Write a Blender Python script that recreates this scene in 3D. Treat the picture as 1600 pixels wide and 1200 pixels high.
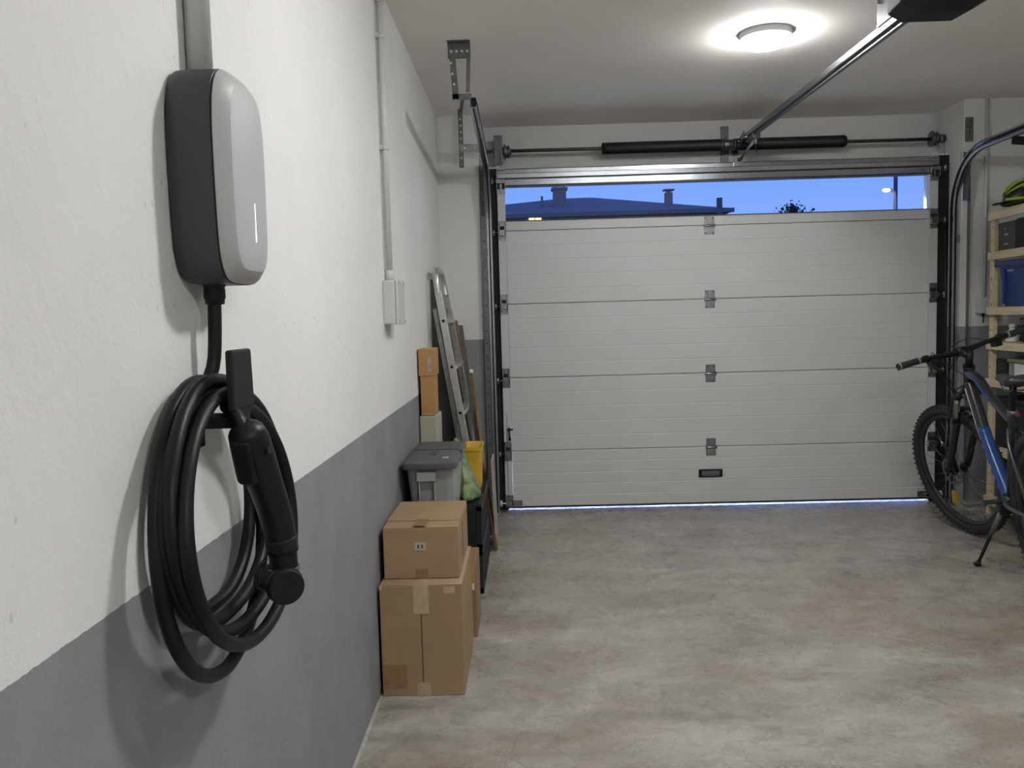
import bpy, bmesh, math, random
from mathutils import Vector, Matrix
random.seed(7)
PI = math.pi
S = bpy.context.scene
COL = S.collection
for o in list(bpy.data.objects):
    bpy.data.objects.remove(o)

# ------------------------------------------------------------------ camera
CAM_H = 1.33
yaw, pitch, roll, F = .0188, .0781, -.0271, 1300.0
cf = Vector((-math.sin(yaw), math.cos(yaw), 0)); cr = Vector((math.cos(yaw), math.sin(yaw), 0)); cu = Vector((0, 0, 1))
f2 = cf*math.cos(pitch) - cu*math.sin(pitch); u2 = cu*math.cos(pitch) + cf*math.sin(pitch)
r3 = cr*math.cos(roll) + u2*math.sin(roll); u3 = -cr*math.sin(roll) + u2*math.cos(roll)
cam = bpy.data.cameras.new('camera'); camo = bpy.data.objects.new('camera', cam); COL.objects.link(camo)
M = Matrix.Identity(4)
for i in range(3):
    M[i][0] = r3[i]; M[i][1] = u3[i]; M[i][2] = -f2[i]
M[2][3] = CAM_H
camo.matrix_world = M
cam.sensor_width = 36; cam.sensor_fit = 'HORIZONTAL'; cam.lens = F*36/1600
cam.clip_start = .02; cam.clip_end = 500
S.camera = camo

# ------------------------------------------------------------------ exposure, sky, lights
S.view_settings.view_transform = 'Standard'; S.view_settings.look = 'None'
S.view_settings.gamma = 1; S.view_settings.use_curve_mapping = False
S.view_settings.exposure = 0.0
LAMP_A = 128.0      # emission of the far ceiling lamp
LAMP_B = 212.0     # emission of the lamp above the charger (same fitting, out of view)
LAMP_FILL = 290.0     # unseen third lamp, added at the rear as fill light
SKY = 1.08
w = bpy.data.worlds.new('dusk_sky'); S.world = w; w.use_nodes = True
nt = w.node_tree; nt.nodes.clear()
out = nt.nodes.new('ShaderNodeOutputWorld'); bg = nt.nodes.new('ShaderNodeBackground')
tc = nt.nodes.new('ShaderNodeTexCoord'); sx = nt.nodes.new('ShaderNodeSeparateXYZ'); rp = nt.nodes.new('ShaderNodeValToRGB')
nt.links.new(tc.outputs['Generated'], sx.inputs[0]); nt.links.new(sx.outputs['Z'], rp.inputs[0])
e = rp.color_ramp.elements
e[0].position = 0.0; e[0].color = (.34, .50, 1.0, 1)
e[1].position = 1.0; e[1].color = (.05, .10, .34, 1)
m_ = e.new(.14); m_.color = (.22, .40, 1.0, 1)
m2 = e.new(.35); m2.color = (.12, .24, .72, 1)
bg.inputs[1].default_value = SKY
nt.links.new(rp.outputs[0], bg.inputs[0]); nt.links.new(bg.outputs[0], out.inputs[0])

# ------------------------------------------------------------------ materials
MATS = {}
def mat(name, col=(.5, .5, .5), rough=.5, metal=0, noise=0, nscale=30, bump=0, bscale=200, emis=0, ecol=None, spec=None, coat=0, fn=None, alpha=1, trans=0):
    if name in MATS: return MATS[name]
    m = bpy.data.materials.new(name); m.use_nodes = True; MATS[name] = m
    t = m.node_tree; b = t.nodes['Principled BSDF']
    b.inputs['Base Color'].default_value = (*col, 1); b.inputs['Roughness'].default_value = rough; b.inputs['Metallic'].default_value = metal
    if spec is not None: b.inputs['Specular IOR Level'].default_value = spec
    if coat: b.inputs['Coat Weight'].default_value = coat
    if trans: b.inputs['Transmission Weight'].default_value = trans
    if alpha < 1: b.inputs['Alpha'].default_value = alpha
    if emis:
        b.inputs['Emission Color'].default_value = (*(ecol or col), 1); b.inputs['Emission Strength'].default_value = emis
    g = t.nodes.new('ShaderNodeNewGeometry')
    if noise:
        n = t.nodes.new('ShaderNodeTexNoise'); n.inputs['Scale'].default_value = nscale; n.inputs['Detail'].default_value = 5
        t.links.new(g.outputs['Position'], n.inputs['Vector'])
        r = t.nodes.new('ShaderNodeValToRGB')
        r.color_ramp.elements[0].position = .3; r.color_ramp.elements[1].position = .72
        r.color_ramp.elements[0].color = (*[max(0, c*(1-noise)) for c in col], 1)
        r.color_ramp.elements[1].color = (*[min(1, c*(1+noise)) for c in col], 1)
        t.links.new(n.outputs['Fac'], r.inputs[0]); t.links.new(r.outputs[0], b.inputs['Base Color'])
    if bump:
        n2 = t.nodes.new('ShaderNodeTexNoise'); n2.inputs['Scale'].default_value = bscale; n2.inputs['Detail'].default_value = 3
        t.links.new(g.outputs['Position'], n2.inputs['Vector'])
        bp = t.nodes.new('ShaderNodeBump'); bp.inputs['Strength'].default_value = bump; bp.inputs['Distance'].default_value = .002
        t.links.new(n2.outputs['Fac'], bp.inputs['Height']); t.links.new(bp.outputs[0], b.inputs['Normal'])
    if fn: fn(t, b, g)
    return m

def N(t, kind, **kw):
    n = t.nodes.new(kind)
    for k, v in kw.items(): setattr(n, k, v)
    return n
def mixc(t, fac, a, b_):
    m = t.nodes.new('ShaderNodeMix'); m.data_type = 'RGBA'
    for s, v in ((0, fac), (6, a), (7, b_)):
        if isinstance(v, (int, float)): m.inputs[s].default_value = v
        elif isinstance(v, tuple): m.inputs[s].default_value = (*v, 1)
        else: t.links.new(v, m.inputs[s])
    return m.outputs[2]
def math_(t, op, a, b_=None):
    m = t.nodes.new('ShaderNodeMath'); m.operation = op
    for i, v in enumerate((a, b_)):
        if v is None: continue
        if isinstance(v, (int, float)): m.inputs[i].default_value = v
        else: t.links.new(v, m.inputs[i])
    return m.outputs[0]
def ramp(t, v, p0, p1, c0=(0, 0, 0), c1=(1, 1, 1)):
    r = t.nodes.new('ShaderNodeValToRGB'); r.color_ramp.elements[0].position = p0; r.color_ramp.elements[1].position = p1
    r.color_ramp.elements[0].color = (*c0, 1); r.color_ramp.elements[1].color = (*c1, 1)
    t.links.new(v, r.inputs[0]); return r.outputs[0]
def noise(t, vec, scale, detail=4, rough=.55, dist=0):
    n = t.nodes.new('ShaderNodeTexNoise'); n.inputs['Scale'].default_value = scale; n.inputs['Detail'].default_value = detail
    n.inputs['Roughness'].default_value = rough; n.inputs['Distortion'].default_value = dist
    t.links.new(vec, n.inputs['Vector']); return n.outputs['Fac']
def mapped(t, vec, scale):
    m = t.nodes.new('ShaderNodeMapping'); m.inputs['Scale'].default_value = scale; t.links.new(vec, m.inputs['Vector']); return m.outputs[0]

def plaster(name, paint_z, white=(.80, .80, .79), grey=(.245, .252, .265), rough_relief=1.0):
    def fn(t, b, g):
        P = g.outputs['Position']
        s = N(t, 'ShaderNodeSeparateXYZ'); t.links.new(P, s.inputs[0])
        wob = noise(t, P, 45, 3)
        z = math_(t, 'ADD', s.outputs['Z'], math_(t, 'MULTIPLY', math_(t, 'SUBTRACT', wob, .5), .006))
        low = math_(t, 'LESS_THAN', z, paint_z)
        big = noise(t, P, 1.6, 5)
        wcol = mixc(t, ramp(t, big, .35, .7), tuple(c*.93 for c in white), white)
        pits = N(t, 'ShaderNodeTexVoronoi'); pits.inputs['Scale'].default_value = 26
        t.links.new(mapped(t, P, (1, 1.3, .8)), pits.inputs['Vector'])
        thr = math_(t, 'MULTIPLY', ramp(t, noise(t, P, 3.3, 4), .46, .66), .17)
        pit = math_(t, 'LESS_THAN', pits.outputs['Distance'], thr)
        wcol = mixc(t, math_(t, 'MULTIPLY', pit, .35), wcol, (.42, .41, .40))
        gcol = mixc(t, ramp(t, noise(t, P, 5, 5), .3, .75), tuple(c*.9 for c in grey), tuple(c*1.12 for c in grey))
        t.links.new(mixc(t, low, wcol, gcol), b.inputs['Base Color'])
        b.inputs['Roughness'].default_value = .75
        fine = noise(t, P, 170, 4, .6); mid = noise(t, P, 42, 5, .65, .4); large = noise(t, P, 9, 3)
        h = math_(t, 'ADD', math_(t, 'MULTIPLY', fine, .35), math_(t, 'ADD', mid, math_(t, 'MULTIPLY', large, 1.6)))
        h = math_(t, 'SUBTRACT', h, math_(t, 'MULTIPLY', pit, .9))
        bp = N(t, 'ShaderNodeBump'); bp.inputs['Strength'].default_value = .55*rough_relief; bp.inputs['Distance'].default_value = .0035
        t.links.new(h, bp.inputs['Height']); t.links.new(bp.outputs[0], b.inputs['Normal'])
    return mat(name, rough=.75, fn=fn)

def concrete_fn(t, b, g):
    P = g.outputs['Position']
    big = noise(t, P, .9, 6, .6, .8); med = noise(t, mapped(t, P, (.75, 1.9, 1)), 2.4, 12, .72, .5); fin = noise(t, P, 30, 6, .7)
    med = math_(t, 'ADD', math_(t, 'MULTIPLY', med, .7), math_(t, 'MULTIPLY', noise(t, mapped(t, P, (.7, 1.8, 1)), 13, 10, .75), .3))
    base = mixc(t, ramp(t, med, .38, .64), (.215, .20, .178), (.47, .452, .412))
    base = mixc(t, math_(t, 'MULTIPLY', ramp(t, math_(t, 'ADD', math_(t, 'MULTIPLY', big, .5), math_(t, 'MULTIPLY', noise(t, mapped(t, P, (.8, 1.6, 1)), 1.9, 9, .7, .3), .5)), .49, .60), .62), base, (.28, .215, .16))
    base = mixc(t, math_(t, 'MULTIPLY', ramp(t, noise(t, mapped(t, P, (.8, 1.5, 1)), 3.1, 12, .75, .25), .54, .68), .65), base, (.50, .49, .465))
    v = noise(t, P, 3.1, 9, .72, .2)
    base = mixc(t, math_(t, 'MULTIPLY', ramp(t, v, .60, .70), .45), base, (.09, .088, .082))
    base = mixc(t, math_(t, 'MULTIPLY', ramp(t, fin, .56, .72), .30), base, (.10, .095, .085))
    vor = N(t, 'ShaderNodeTexVoronoi'); vor.inputs['Scale'].default_value = 5.5; t.links.new(P, vor.inputs['Vector'])
    spot = math_(t, 'LESS_THAN', math_(t, 'ADD', vor.outputs['Distance'], math_(t, 'MULTIPLY', fin, .10)), .075)
    base = mixc(t, math_(t, 'MULTIPLY', spot, .6), base, (.07, .065, .06))
    t.links.new(base, b.inputs['Base Color'])
    r = ramp(t, noise(t, P, 7, 7, .7, 1.0), .35, .65, (.15, .15, .15), (.44, .44, .44)); t.links.new(r, b.inputs['Roughness'])
    h = math_(t, 'ADD', math_(t, 'MULTIPLY', noise(t, mapped(t, P, (1, 1.3, 1)), 14, 7, .6, .1), .8), math_(t, 'MULTIPLY', noise(t, P, 90, 3), .22))
    h = math_(t, 'ADD', h, math_(t, 'MULTIPLY', noise(t, P, 3, 3), 1.6))
    bp = N(t, 'ShaderNodeBump'); bp.inputs['Strength'].default_value = .6; bp.inputs['Distance'].default_value = .009
    t.links.new(h, bp.inputs['Height']); t.links.new(bp.outputs[0], b.inputs['Normal'])
    b.inputs['Specular IOR Level'].default_value = .65

def wood_fn(dark, light, sc=(3, 40, 40)):
    def fn(t, b, g):
        P = g.outputs['Position']
        n = noise(t, mapped(t, P, sc), 1.2, 6, .6, .8)
        t.links.new(ramp(t, n, .3, .7, dark, light), b.inputs['Base Color'])
    return fn
def card_fn(c):
    def fn(t, b, g):
        P = g.outputs['Position']
        n = noise(t, P, 6, 5); f = noise(t, mapped(t, P, (160, 160, 5)), 1, 2)
        col = mixc(t, ramp(t, n, .3, .75), tuple(x*.88 for x in c), tuple(x*1.08 for x in c))
        col = mixc(t, math_(t, 'MULTIPLY', ramp(t, f, .45, .6), .12), col, tuple(x*.7 for x in c))
        t.links.new(col, b.inputs['Base Color'])
    return fn

floor_m = mat('polished_worn_concrete', fn=concrete_fn, rough=.35)
wl_m = plaster('painted_plaster_left', .960)
wb_m = plaster('painted_plaster_back', 1.199, white=(.73, .725, .715), rough_relief=.35)
white_m = plaster('painted_plaster_right', 1.199, rough_relief=.4)
ceil_m = mat('ceiling_paint', (.87, .845, .81), .8, noise=.04, nscale=2, bump=.25, bscale=40)
door_m = mat('white_door_enamel', (.60, .61, .615), .42, noise=.03, nscale=3, bump=.12, bscale=160)
doorframe_m = mat('door_end_cap', (.58, .59, .59), .45, noise=.03)
zinc = mat('galvanised_steel', (.33, .35, .37), .26, 1, noise=.10, nscale=25)
zinc_d = mat('dull_zinc', (.17, .175, .18), .42, .85, noise=.2, nscale=60)
shaft_m = mat('oily_steel', (.22, .22, .23), .3, 1, noise=.1)
spring_m = mat('black_coated_spring', (.012, .012, .014), .5)
black = mat('black_plastic', (.008, .0085, .009), .42, spec=.32)
blackm = mat('matt_black_plastic', (.011, .012, .012), .6, spec=.3)
rubber = mat('black_rubber', (.018, .018, .019), .62, bump=.1, bscale=400)
cable_m = mat('black_cable_sheath', (.006, .006, .0065), .45, spec=.28)
anth = mat('anthracite_plastic', (.040, .041, .043), .48, bump=.15, bscale=900)
silver = mat('silver_grey_plastic', (.43, .43, .435), .42, metal=.0, bump=.06, bscale=1200)
seam_m = mat('dark_seam', (.01, .01, .01), .7)
led_m = mat('status_light', (1, 1, 1), .4, emis=1.2)
pvc = mat('grey_pvc', (.58, .585, .57), .42)
pvc_l = mat('light_grey_pvc', (.56, .565, .54), .45)
card = mat('cardboard', (.335, .228, .122), .8, fn=card_fn((.335, .228, .122)))
card_l = mat('cardboard_pale', (.42, .31, .19), .8, fn=card_fn((.42, .31, .19)))
card_o = mat('cardboard_orange', (.46, .26, .10), .75, fn=card_fn((.46, .26, .10)))
card_dk = mat('cardboard_shadow_gap', (.05, .03, .015), .9)
tape = mat('brown_packing_tape', (.27, .165, .08), .25, noise=.1)
tape_c = mat('clear_tape', (.46, .35, .22), .2, noise=.1)
label_m = mat('paper_label', (.42, .37, .30), .6)
label_w = mat('white_label', (.75, .75, .73), .6)
ink = mat('dark_print', (.06, .055, .05), .7)
lid_m = mat('dark_grey_lid', (.085, .09, .095), .42, bump=.1, bscale=300)
def milky_fn(t, b, g):
    pass
bin_m = mat('translucent_grey_tub', (.33, .345, .35), .3, noise=.12, nscale=14, coat=.2)
crate_m = mat('black_crate_plastic', (.012, .012, .013), .45)
yellow_m = mat('yellow_bin_plastic', (.62, .40, .03), .4, noise=.12, nscale=12)
def bag_fn(t, b, g):
    P = g.outputs['Position']
    v = N(t, 'ShaderNodeTexVoronoi'); v.inputs['Scale'].default_value = 38; t.links.new(P, v.inputs['Vector'])
    c = mixc(t, ramp(t, noise(t, P, 22, 5), .35, .65), (.10, .16, .05), (.30, .38, .20))
    c = mixc(t, math_(t, 'LESS_THAN', v.outputs['Distance'], .16), c, (.42, .47, .16))
    t.links.new(c, b.inputs['Base Color'])
    bp = N(t, 'ShaderNodeBump'); bp.inputs['Strength'].default_value = .9; bp.inputs['Distance'].default_value = .006
    t.links.new(noise(t, P, 60, 5, .7, 1), bp.inputs['Height']); t.links.new(bp.outputs[0], b.inputs['Normal'])
bag_m = mat('green_plastic_film', (.2, .3, .1), .22, fn=bag_fn)
alu = mat('worn_aluminium', (.62, .62, .61), .34, .85, noise=.12, nscale=40)
alu_d = mat('dull_aluminium', (.33, .34, .34), .45, .7, noise=.15, nscale=30)
wood_p = mat('pine_wood', (.62, .48, .30), .6, fn=wood_fn((.52, .42, .27), (.72, .62, .44), (40, 3, 40)))
wood_b = mat('brown_wood', (.24, .14, .06), .5, fn=wood_fn((.13, .07, .03), (.30, .18, .075), (40, 40, 3)))
wood_c = mat('brown_carton', (.30, .17, .09), .6, fn=card_fn((.28, .165, .09)))
dark_wedge = mat('dark_mottled', (.045, .043, .04), .28, noise=.35, nscale=6)
grey_board = mat('grey_laminate', (.10, .105, .11), .35, noise=.15, nscale=8)
beige = mat('beige_card', (.44, .42, .33), .7, noise=.06, nscale=8)
pinkb = mat('pale_board', (.40, .35, .31), .7, noise=.06)
def glass_m():
    m = bpy.data.materials.new('acrylic_window'); m.use_nodes = True; t = m.node_tree; t.nodes.clear()
    o = t.nodes.new('ShaderNodeOutputMaterial'); mx = t.nodes.new('ShaderNodeMixShader'); tr = t.nodes.new('ShaderNodeBsdfTransparent')
    gl = t.nodes.new('ShaderNodeBsdfGlossy'); gl.inputs['Roughness'].default_value = .35; fr = t.nodes.new('ShaderNodeFresnel'); fr.inputs[0].default_value = 1.12
    tr.inputs[0].default_value = (.93, .95, .97, 1)
    t.links.new(fr.outputs[0], mx.inputs[0]); t.links.new(tr.outputs[0], mx.inputs[1]); t.links.new(gl.outputs[0], mx.inputs[2]); t.links.new(mx.outputs[0], o.inputs[0])
    return m
glass = glass_m()

# ------------------------------------------------------------------ mesh helpers
class MB:
    def __init__(s): s.v = []; s.f = []; s.sm = []; s.adds = []
    def add(s, vs, fs, smooth=False):
        n = len(s.v); s.adds.append((n, len(s.f))); s.v += [tuple(p) for p in vs]; s.f += [tuple(i+n for i in q) for q in fs]; s.sm += [smooth]*len(fs); return s
    def box(s, x0, x1, y0, y1, z0, z1, rot=None):
        vs = [Vector((x, y, z)) for x in (x0, x1) for y in (y0, y1) for z in (z0, z1)]
        if rot is not None:
            c = sum(vs, Vector())/8
            vs = [c + rot @ (p-c) for p in vs]
        return s.add(vs, [(0, 1, 3, 2), (4, 6, 7, 5), (0, 4, 5, 1), (2, 3, 7, 6), (0, 2, 6, 4), (1, 5, 7, 3)])
    def hexa(s, lo, hi):   # 4 bottom pts, 4 top pts (ccw)
        return s.add(list(lo)+list(hi), [(3, 2, 1, 0), (4, 5, 6, 7), (0, 1, 5, 4), (1, 2, 6, 5), (2, 3, 7, 6), (3, 0, 4, 7)])
    def bar(s, p0, p1, wd, th, up=(0, 0, 1)):
        p0 = Vector(p0); p1 = Vector(p1); d = (p1-p0).normalized(); u = Vector(up); a = d.cross(u)
        if a.length < 1e-4: a = d.cross(Vector((1, 0, 0)))
        a.normalize(); b = a.cross(d).normalized(); a *= wd/2; b *= th/2
        return s.hexa([p0-a-b, p0+a-b, p0+a+b, p0-a+b], [p1-a-b, p1+a-b, p1+a+b, p1-a+b])
    def tube(s, pts, r, n=12, cap=True, closed=False, flat=1.0):
        pts = [Vector(p) for p in pts]; m = len(pts)
        rr = r if isinstance(r, (list, tuple)) else [r]*m
        vs = []; fs = []
        t0 = (pts[1]-pts[0]).normalized(); ref = Vector((0, 0, 1)) if abs(t0.z) < .9 else Vector((0, 1, 0))
        a = t0.cross(ref).normalized()
        for i, p in enumerate(pts):
            if closed: t = (pts[(i+1) % m]-pts[i-1]).normalized()
            else: t = (pts[min(i+1, m-1)]-pts[max(i-1, 0)]).normalized()
            a = (a - t*a.dot(t)).normalized(); b = t.cross(a)
            for k in range(n):
                an = 2*PI*k/n; vs.append(p + (a*math.cos(an)*flat + b*math.sin(an))*rr[i])
        for i in range(m if closed else m-1):
            j = (i+1) % m
            for k in range(n):
                l = (k+1) % n; fs.append((i*n+k, i*n+l, j*n+l, j*n+k))
        s.add(vs, fs, True)
        if cap and not closed:
            s.f.append(tuple(len(s.v)-m*n+k for k in range(n))[::-1]); s.sm.append(False)
            s.f.append(tuple(len(s.v)-n+k for k in range(n))); s.sm.append(False)
        return s
    def cyl(s, p0, p1, r0, r1=None, n=16):
        return s.tube([p0, p1], [r0, r0 if r1 is None else r1], n)
    def lathe(s, prof, c=(0, 0, 0), axis='z', n=32, smooth=True):   # prof [(r,h)]
        vs = []; fs = []
        for r, h in prof:
            for k in range(n):
                a = 2*PI*k/n; p = (r*math.cos(a), r*math.sin(a), h)
                if axis == 'x': p = (h, p[0], p[1])
                if axis == 'y': p = (p[1], h, p[0])
                vs.append((p[0]+c[0], p[1]+c[1], p[2]+c[2]))
        for i in range(len(prof)-1):
            for k in range(n):
                l = (k+1) % n; fs.append((i*n+k, i*n+l, (i+1)*n+l, (i+1)*n+k))
        fs.append(tuple(range(n))[::-1]); fs.append(tuple((len(prof)-1)*n+k for k in range(n)))
        n0 = len(fs); s.add(vs, fs, smooth); s.sm[-1] = False; s.sm[-2] = False
        return s
    def loft(s, rings, smooth=True, caps=True):
        n = len(rings[0]); vs = [p for r in rings for p in r]; fs = []
        for i in range(len(rings)-1):
            for k in range(n):
                l = (k+1) % n; fs.append((i*n+k, i*n+l, (i+1)*n+l, (i+1)*n+k))
        if caps: fs.append(tuple(range(n))[::-1]); fs.append(tuple((len(rings)-1)*n+k for k in range(n)))
        s.add(vs, fs, smooth)
        return s
    def sphere(s, c, r, n=12, sc=(1, 1, 1)):
        rings = []
        for i in range(1, n//2+1):
            ph = PI*i/(n//2+1); rings.append([(c[0]+sc[0]*r*math.sin(ph)*math.cos(2*PI*k/n), c[1]+sc[1]*r*math.sin(ph)*math.sin(2*PI*k/n), c[2]+sc[2]*r*math.cos(ph)) for k in range(n)])
        return s.loft(rings)
    def sweepYZ(s, prof, path, x0, smooth=False):  # closed profile (a->x, b->in-plane normal) along a (y,z) path
        rings = []; m = len(path)
        for i, (y, z) in enumerate(path):
            a = path[max(i-1, 0)]; b = path[min(i+1, m-1)]; ty, tz = b[0]-a[0], b[1]-a[1]; l = math.hypot(ty, tz); ty /= l; tz /= l
            ny, nz = -tz, ty
            rings.append([(x0+pa, y+ny*pb, z+nz*pb) for pa, pb in prof])
        return s.loft(rings, smooth)
    def each(s, name, m, parent=None, **k):      # every piece added becomes an object of its own
        out = []; A = s.adds+[(len(s.v), len(s.f))]
        for (v0, f0), (v1, f1) in zip(A, A[1:]):
            p = MB(); p.v = s.v[v0:v1]; p.f = [tuple(i-v0 for i in q) for q in s.f[f0:f1]]; p.sm = s.sm[f0:f1]
            out.append(p.build(name, m, parent, **k))
        return out
    def build(s, name, m, parent=None, bevel=0, seg=2, xf=None, autosm=None):
        me = bpy.data.meshes.new(name)
        vs = s.v if xf is None else [tuple(xf @ Vector(p)) for p in s.v]
        me.from_pydata(vs, [], s.f); me.update()
        me.polygons.foreach_set('use_smooth', s.sm)
        bm = bmesh.new(); bm.from_mesh(me); bmesh.ops.recalc_face_normals(bm, faces=bm.faces); bm.to_mesh(me); bm.free()
        if autosm: me.set_sharp_from_angle(angle=math.radians(autosm))
        me.materials.append(m)
        o = bpy.data.objects.new(name, me); COL.objects.link(o)
        if parent: o.parent = parent
        if bevel:
            b = o.modifiers.new('bevel', 'BEVEL'); b.width = bevel; b.segments = seg; b.limit_method = 'ANGLE'; b.angle_limit = math.radians(40)
        return o

def tag(o, label=None, cat=None, group=None, kind=None):
    if label: o['label'] = label
    if cat: o['category'] = cat
    if group: o['group'] = group
    if kind: o['kind'] = kind
    return o
def empty(name, loc=(0, 0, 0)):
    o = bpy.data.objects.new(name, None); o.empty_display_size = .05; COL.objects.link(o); o.location = loc; return o
def thing(name, label, cat, group=None):
    return tag(empty(name), label, cat, group)
def struct(o, label=None):
    o['kind'] = 'structure'
    if label: o['label'] = label
    return o
def fillet(pts, rad, seg=8):
    """round the inner corners of a polyline"""
    pts = [Vector(p) for p in pts]; o = [pts[0]]
    for i in range(1, len(pts)-1):
        a, b, c = pts[i-1], pts[i], pts[i+1]
        d0 = (a-b); d1 = (c-b); r = min(rad, d0.length*.45, d1.length*.45)
        p0 = b + d0.normalized()*r; p1 = b + d1.normalized()*r
        for k in range(seg+1):
            t = k/seg; o.append(p0*(1-t)**2 + b*2*t*(1-t) + p1*t*t)
    o.append(pts[-1]); return o
def catmull(pts, seg=8):
    pts = [Vector(p) for p in pts]; o = []
    for i in range(len(pts)-1):
        p0 = pts[max(i-1, 0)]; p1 = pts[i]; p2 = pts[i+1]; p3 = pts[min(i+2, len(pts)-1)]
        for k in range(seg):
            t = k/seg
            o.append(.5*((2*p1)+(p2-p0)*t+(2*p0-5*p1+4*p2-p3)*t*t+(3*p1-p0-3*p2+p3)*t**3))
    o.append(pts[-1]); return o

# ------------------------------------------------------------------ room
WX, RX, H, PY, DY = -.5535, 3.45, 2.665, 5.55, 5.68
struct(MB().box(-.75, 3.65, -2.7, 6.15, -.12, 0).build('floor', floor_m))
struct(MB().box(-.75, WX, -2.5, 6.15, 0, H).build('wall_left', wl_m))
struct(MB().box(RX, 3.65, -2.5, 6.15, 0, H).build('wall_right', white_m))
struct(MB().box(-.75, 3.65, -2.7, -2.5, 0, H).build('wall_rear', white_m))
struct(MB().box(-.75, 3.65, -2.7, 6.15, H, H+.15).build('ceiling', ceil_m))
wbk = MB().box(WX, -.285, PY, 5.86, 0, H).box(2.865, RX, PY, 5.86, 0, H).box(WX, RX, 5.93, 6.10, 2.275, H).box(-.285, -.150, 5.745, 5.86, 0, 2.36).box(2.760, 2.865, 5.745, 5.86, 0, 2.36)
struct(wbk.build('wall_back', wb_m))
struct(MB().box(WX, WX+.012, 0.2, 2.82, 0, .008).build('trim_1', mat('floor_edge_mortar', (.42, .41, .39), .8, noise=.2), bevel=.002))

sealm = mat('black_edge_seal', (.010, .010, .011), .6)
struct(MB().box(-.243, -.155, 5.722, 5.746, 0, 2.345).build('trim_2', sealm))
struct(MB().box(2.752, 2.862, 5.722, 5.746, 0, 2.345).build('trim_3', sealm))
struct(MB().box(-.243, 2.862, 5.727, 5.94, 2.318, 2.330).build('trim_4', sealm))  # unseen strip added behind the door top to block outdoor light
# garage door ---------------------------------------------------------------
door = empty('door_1', (0, 0, 0)); struct(door, 'white sectional garage door with a slit window, closed over the driveway')
X0, X1 = -.118, 2.712
def panel(z0, z1, name='door_panel', ribs=4):
    prof = [(DY+.045, z0), (DY+.004, z0), (DY, z0+.004)]
    if ribs:
        st = (z1-z0)/(ribs+1)
        for i in range(1, ribs+1):
            z = z0+st*i; prof += [(DY, z-.004), (DY+.0014, z-.001), (DY+.0014, z+.001), (DY, z+.004)]
    prof += [(DY, z1-.004), (DY+.004, z1), (DY+.045, z1)]
    mb = MB(); n = len(prof)
    mb.add([(X0, y, z) for y, z in prof]+[(X1, y, z) for y, z in prof], [(i, (i+1) % n, n+(i+1) % n, n+i) for i in range(n)]+[tuple(range(n)), tuple(range(n, 2*n))[::-1]])
    return mb.build(name, door_m, door)
SE = [.030, .4205, .9265, 1.429, 1.922]
for i in range(4): panel(SE[i]+.0015, SE[i+1]-.0015)
for z in SE[1:]: MB().box(-.170, 2.766, DY+.030, DY+.044, z-.006, z+.006).build('seam_light_stop', rubber, door)  # strips added behind the seams to stop outdoor light leaking in
# top panel: frame round the long window
tp = MB().box(X0, X1, DY, DY+.045, 1.9235, 1.986)
tp.build('window_sill_rail', door_m, door, bevel=.002)
MB().box(X0-.004, X1+.004, DY-.006, DY+.05, 2.214, 2.222).box(X0-.004, X1+.004, DY-.004, DY+.05, 1.984, 1.990).build('window_gasket', mat('grey_gasket', (.06, .065, .075), .5), door)
MB().box(X0, X1, DY+.018, DY+.022, 1.988, 2.216).build('window_pane', glass, door)
mu = MB()
prof = [(DY+.045, 2.222), (DY, 2.222), (DY-.004, 2.226), (DY-.004, 2.262), (DY-.028, 2.270), (DY-.030, 2.296), (DY-.006, 2.304), (DY-.006, 2.328), (DY, 2.334), (DY+.045, 2.334)]
n = len(prof)
mu.add([(X0-.05, y, z) for y, z in prof]+[(X1+.05, y, z) for y, z in prof], [(i, (i+1) % n, n+(i+1) % n, n+i) for i in range(n)]+[tuple(range(n)), tuple(range(n, 2*n))[::-1]])
mu.build('top_strut', zinc, door)
# end caps (stiles)
for xa, xb in ((-.172, -.120), (2.714, 2.768)):
    for i in range(4):
        MB().box(xa, xb, DY-.006, DY+.045, SE[i]+.0015, SE[i+1]-.0015).build('end_cap', doorframe_m, door, bevel=.002)
    MB().box(xa, xb, DY-.006, DY+.045, 1.9235, 2.334).build('end_cap', doorframe_m, door, bevel=.002)
MB().box(-.165, 2.76, DY-.002, DY+.05, .0215, .034).build('bottom_seal', rubber, door, bevel=.004)
def hinge_c(x, z):
    mb = MB()
    mb.box(x-.033, x+.033, DY-.0035, DY-.0005, z+.004, z+.058).box(x-.033, x+.033, DY-.0035, DY-.0005, z-.062, z-.012)
    mb.box(x-.014, x+.014, DY-.009, DY-.0035, z+.006, z+.056)
    mb.cyl((x-.040, DY-.010, z-.004), (x+.040, DY-.010, z-.004), .0065, n=10)
    for sx_ in (-1, 1): mb.box(x+sx_*.030-.007, x+sx_*.030+.007, DY-.013, DY-.003, z-.018, z+.012)
    h = mb.build('hinge', zinc, door, bevel=.0008, seg=1)
    sc = MB()
    for sx_ in (-.024, .024):
        for dz in (.047, -.052): sc.lathe([(.0055, 0), (.0055, .003), (.003, .0045)], (x+sx_, DY-.0035, z+dz), 'y', 8)
    for i in range(len(sc.v)): sc.v[i] = (sc.v[i][0], 2*(DY-.0035)-sc.v[i][1], sc.v[i][2])
    tag(sc.build('hinge_screw', zinc_d, h), kind='stuff')
for z in SE[1:]: hinge_c(1.247, z)
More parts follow.
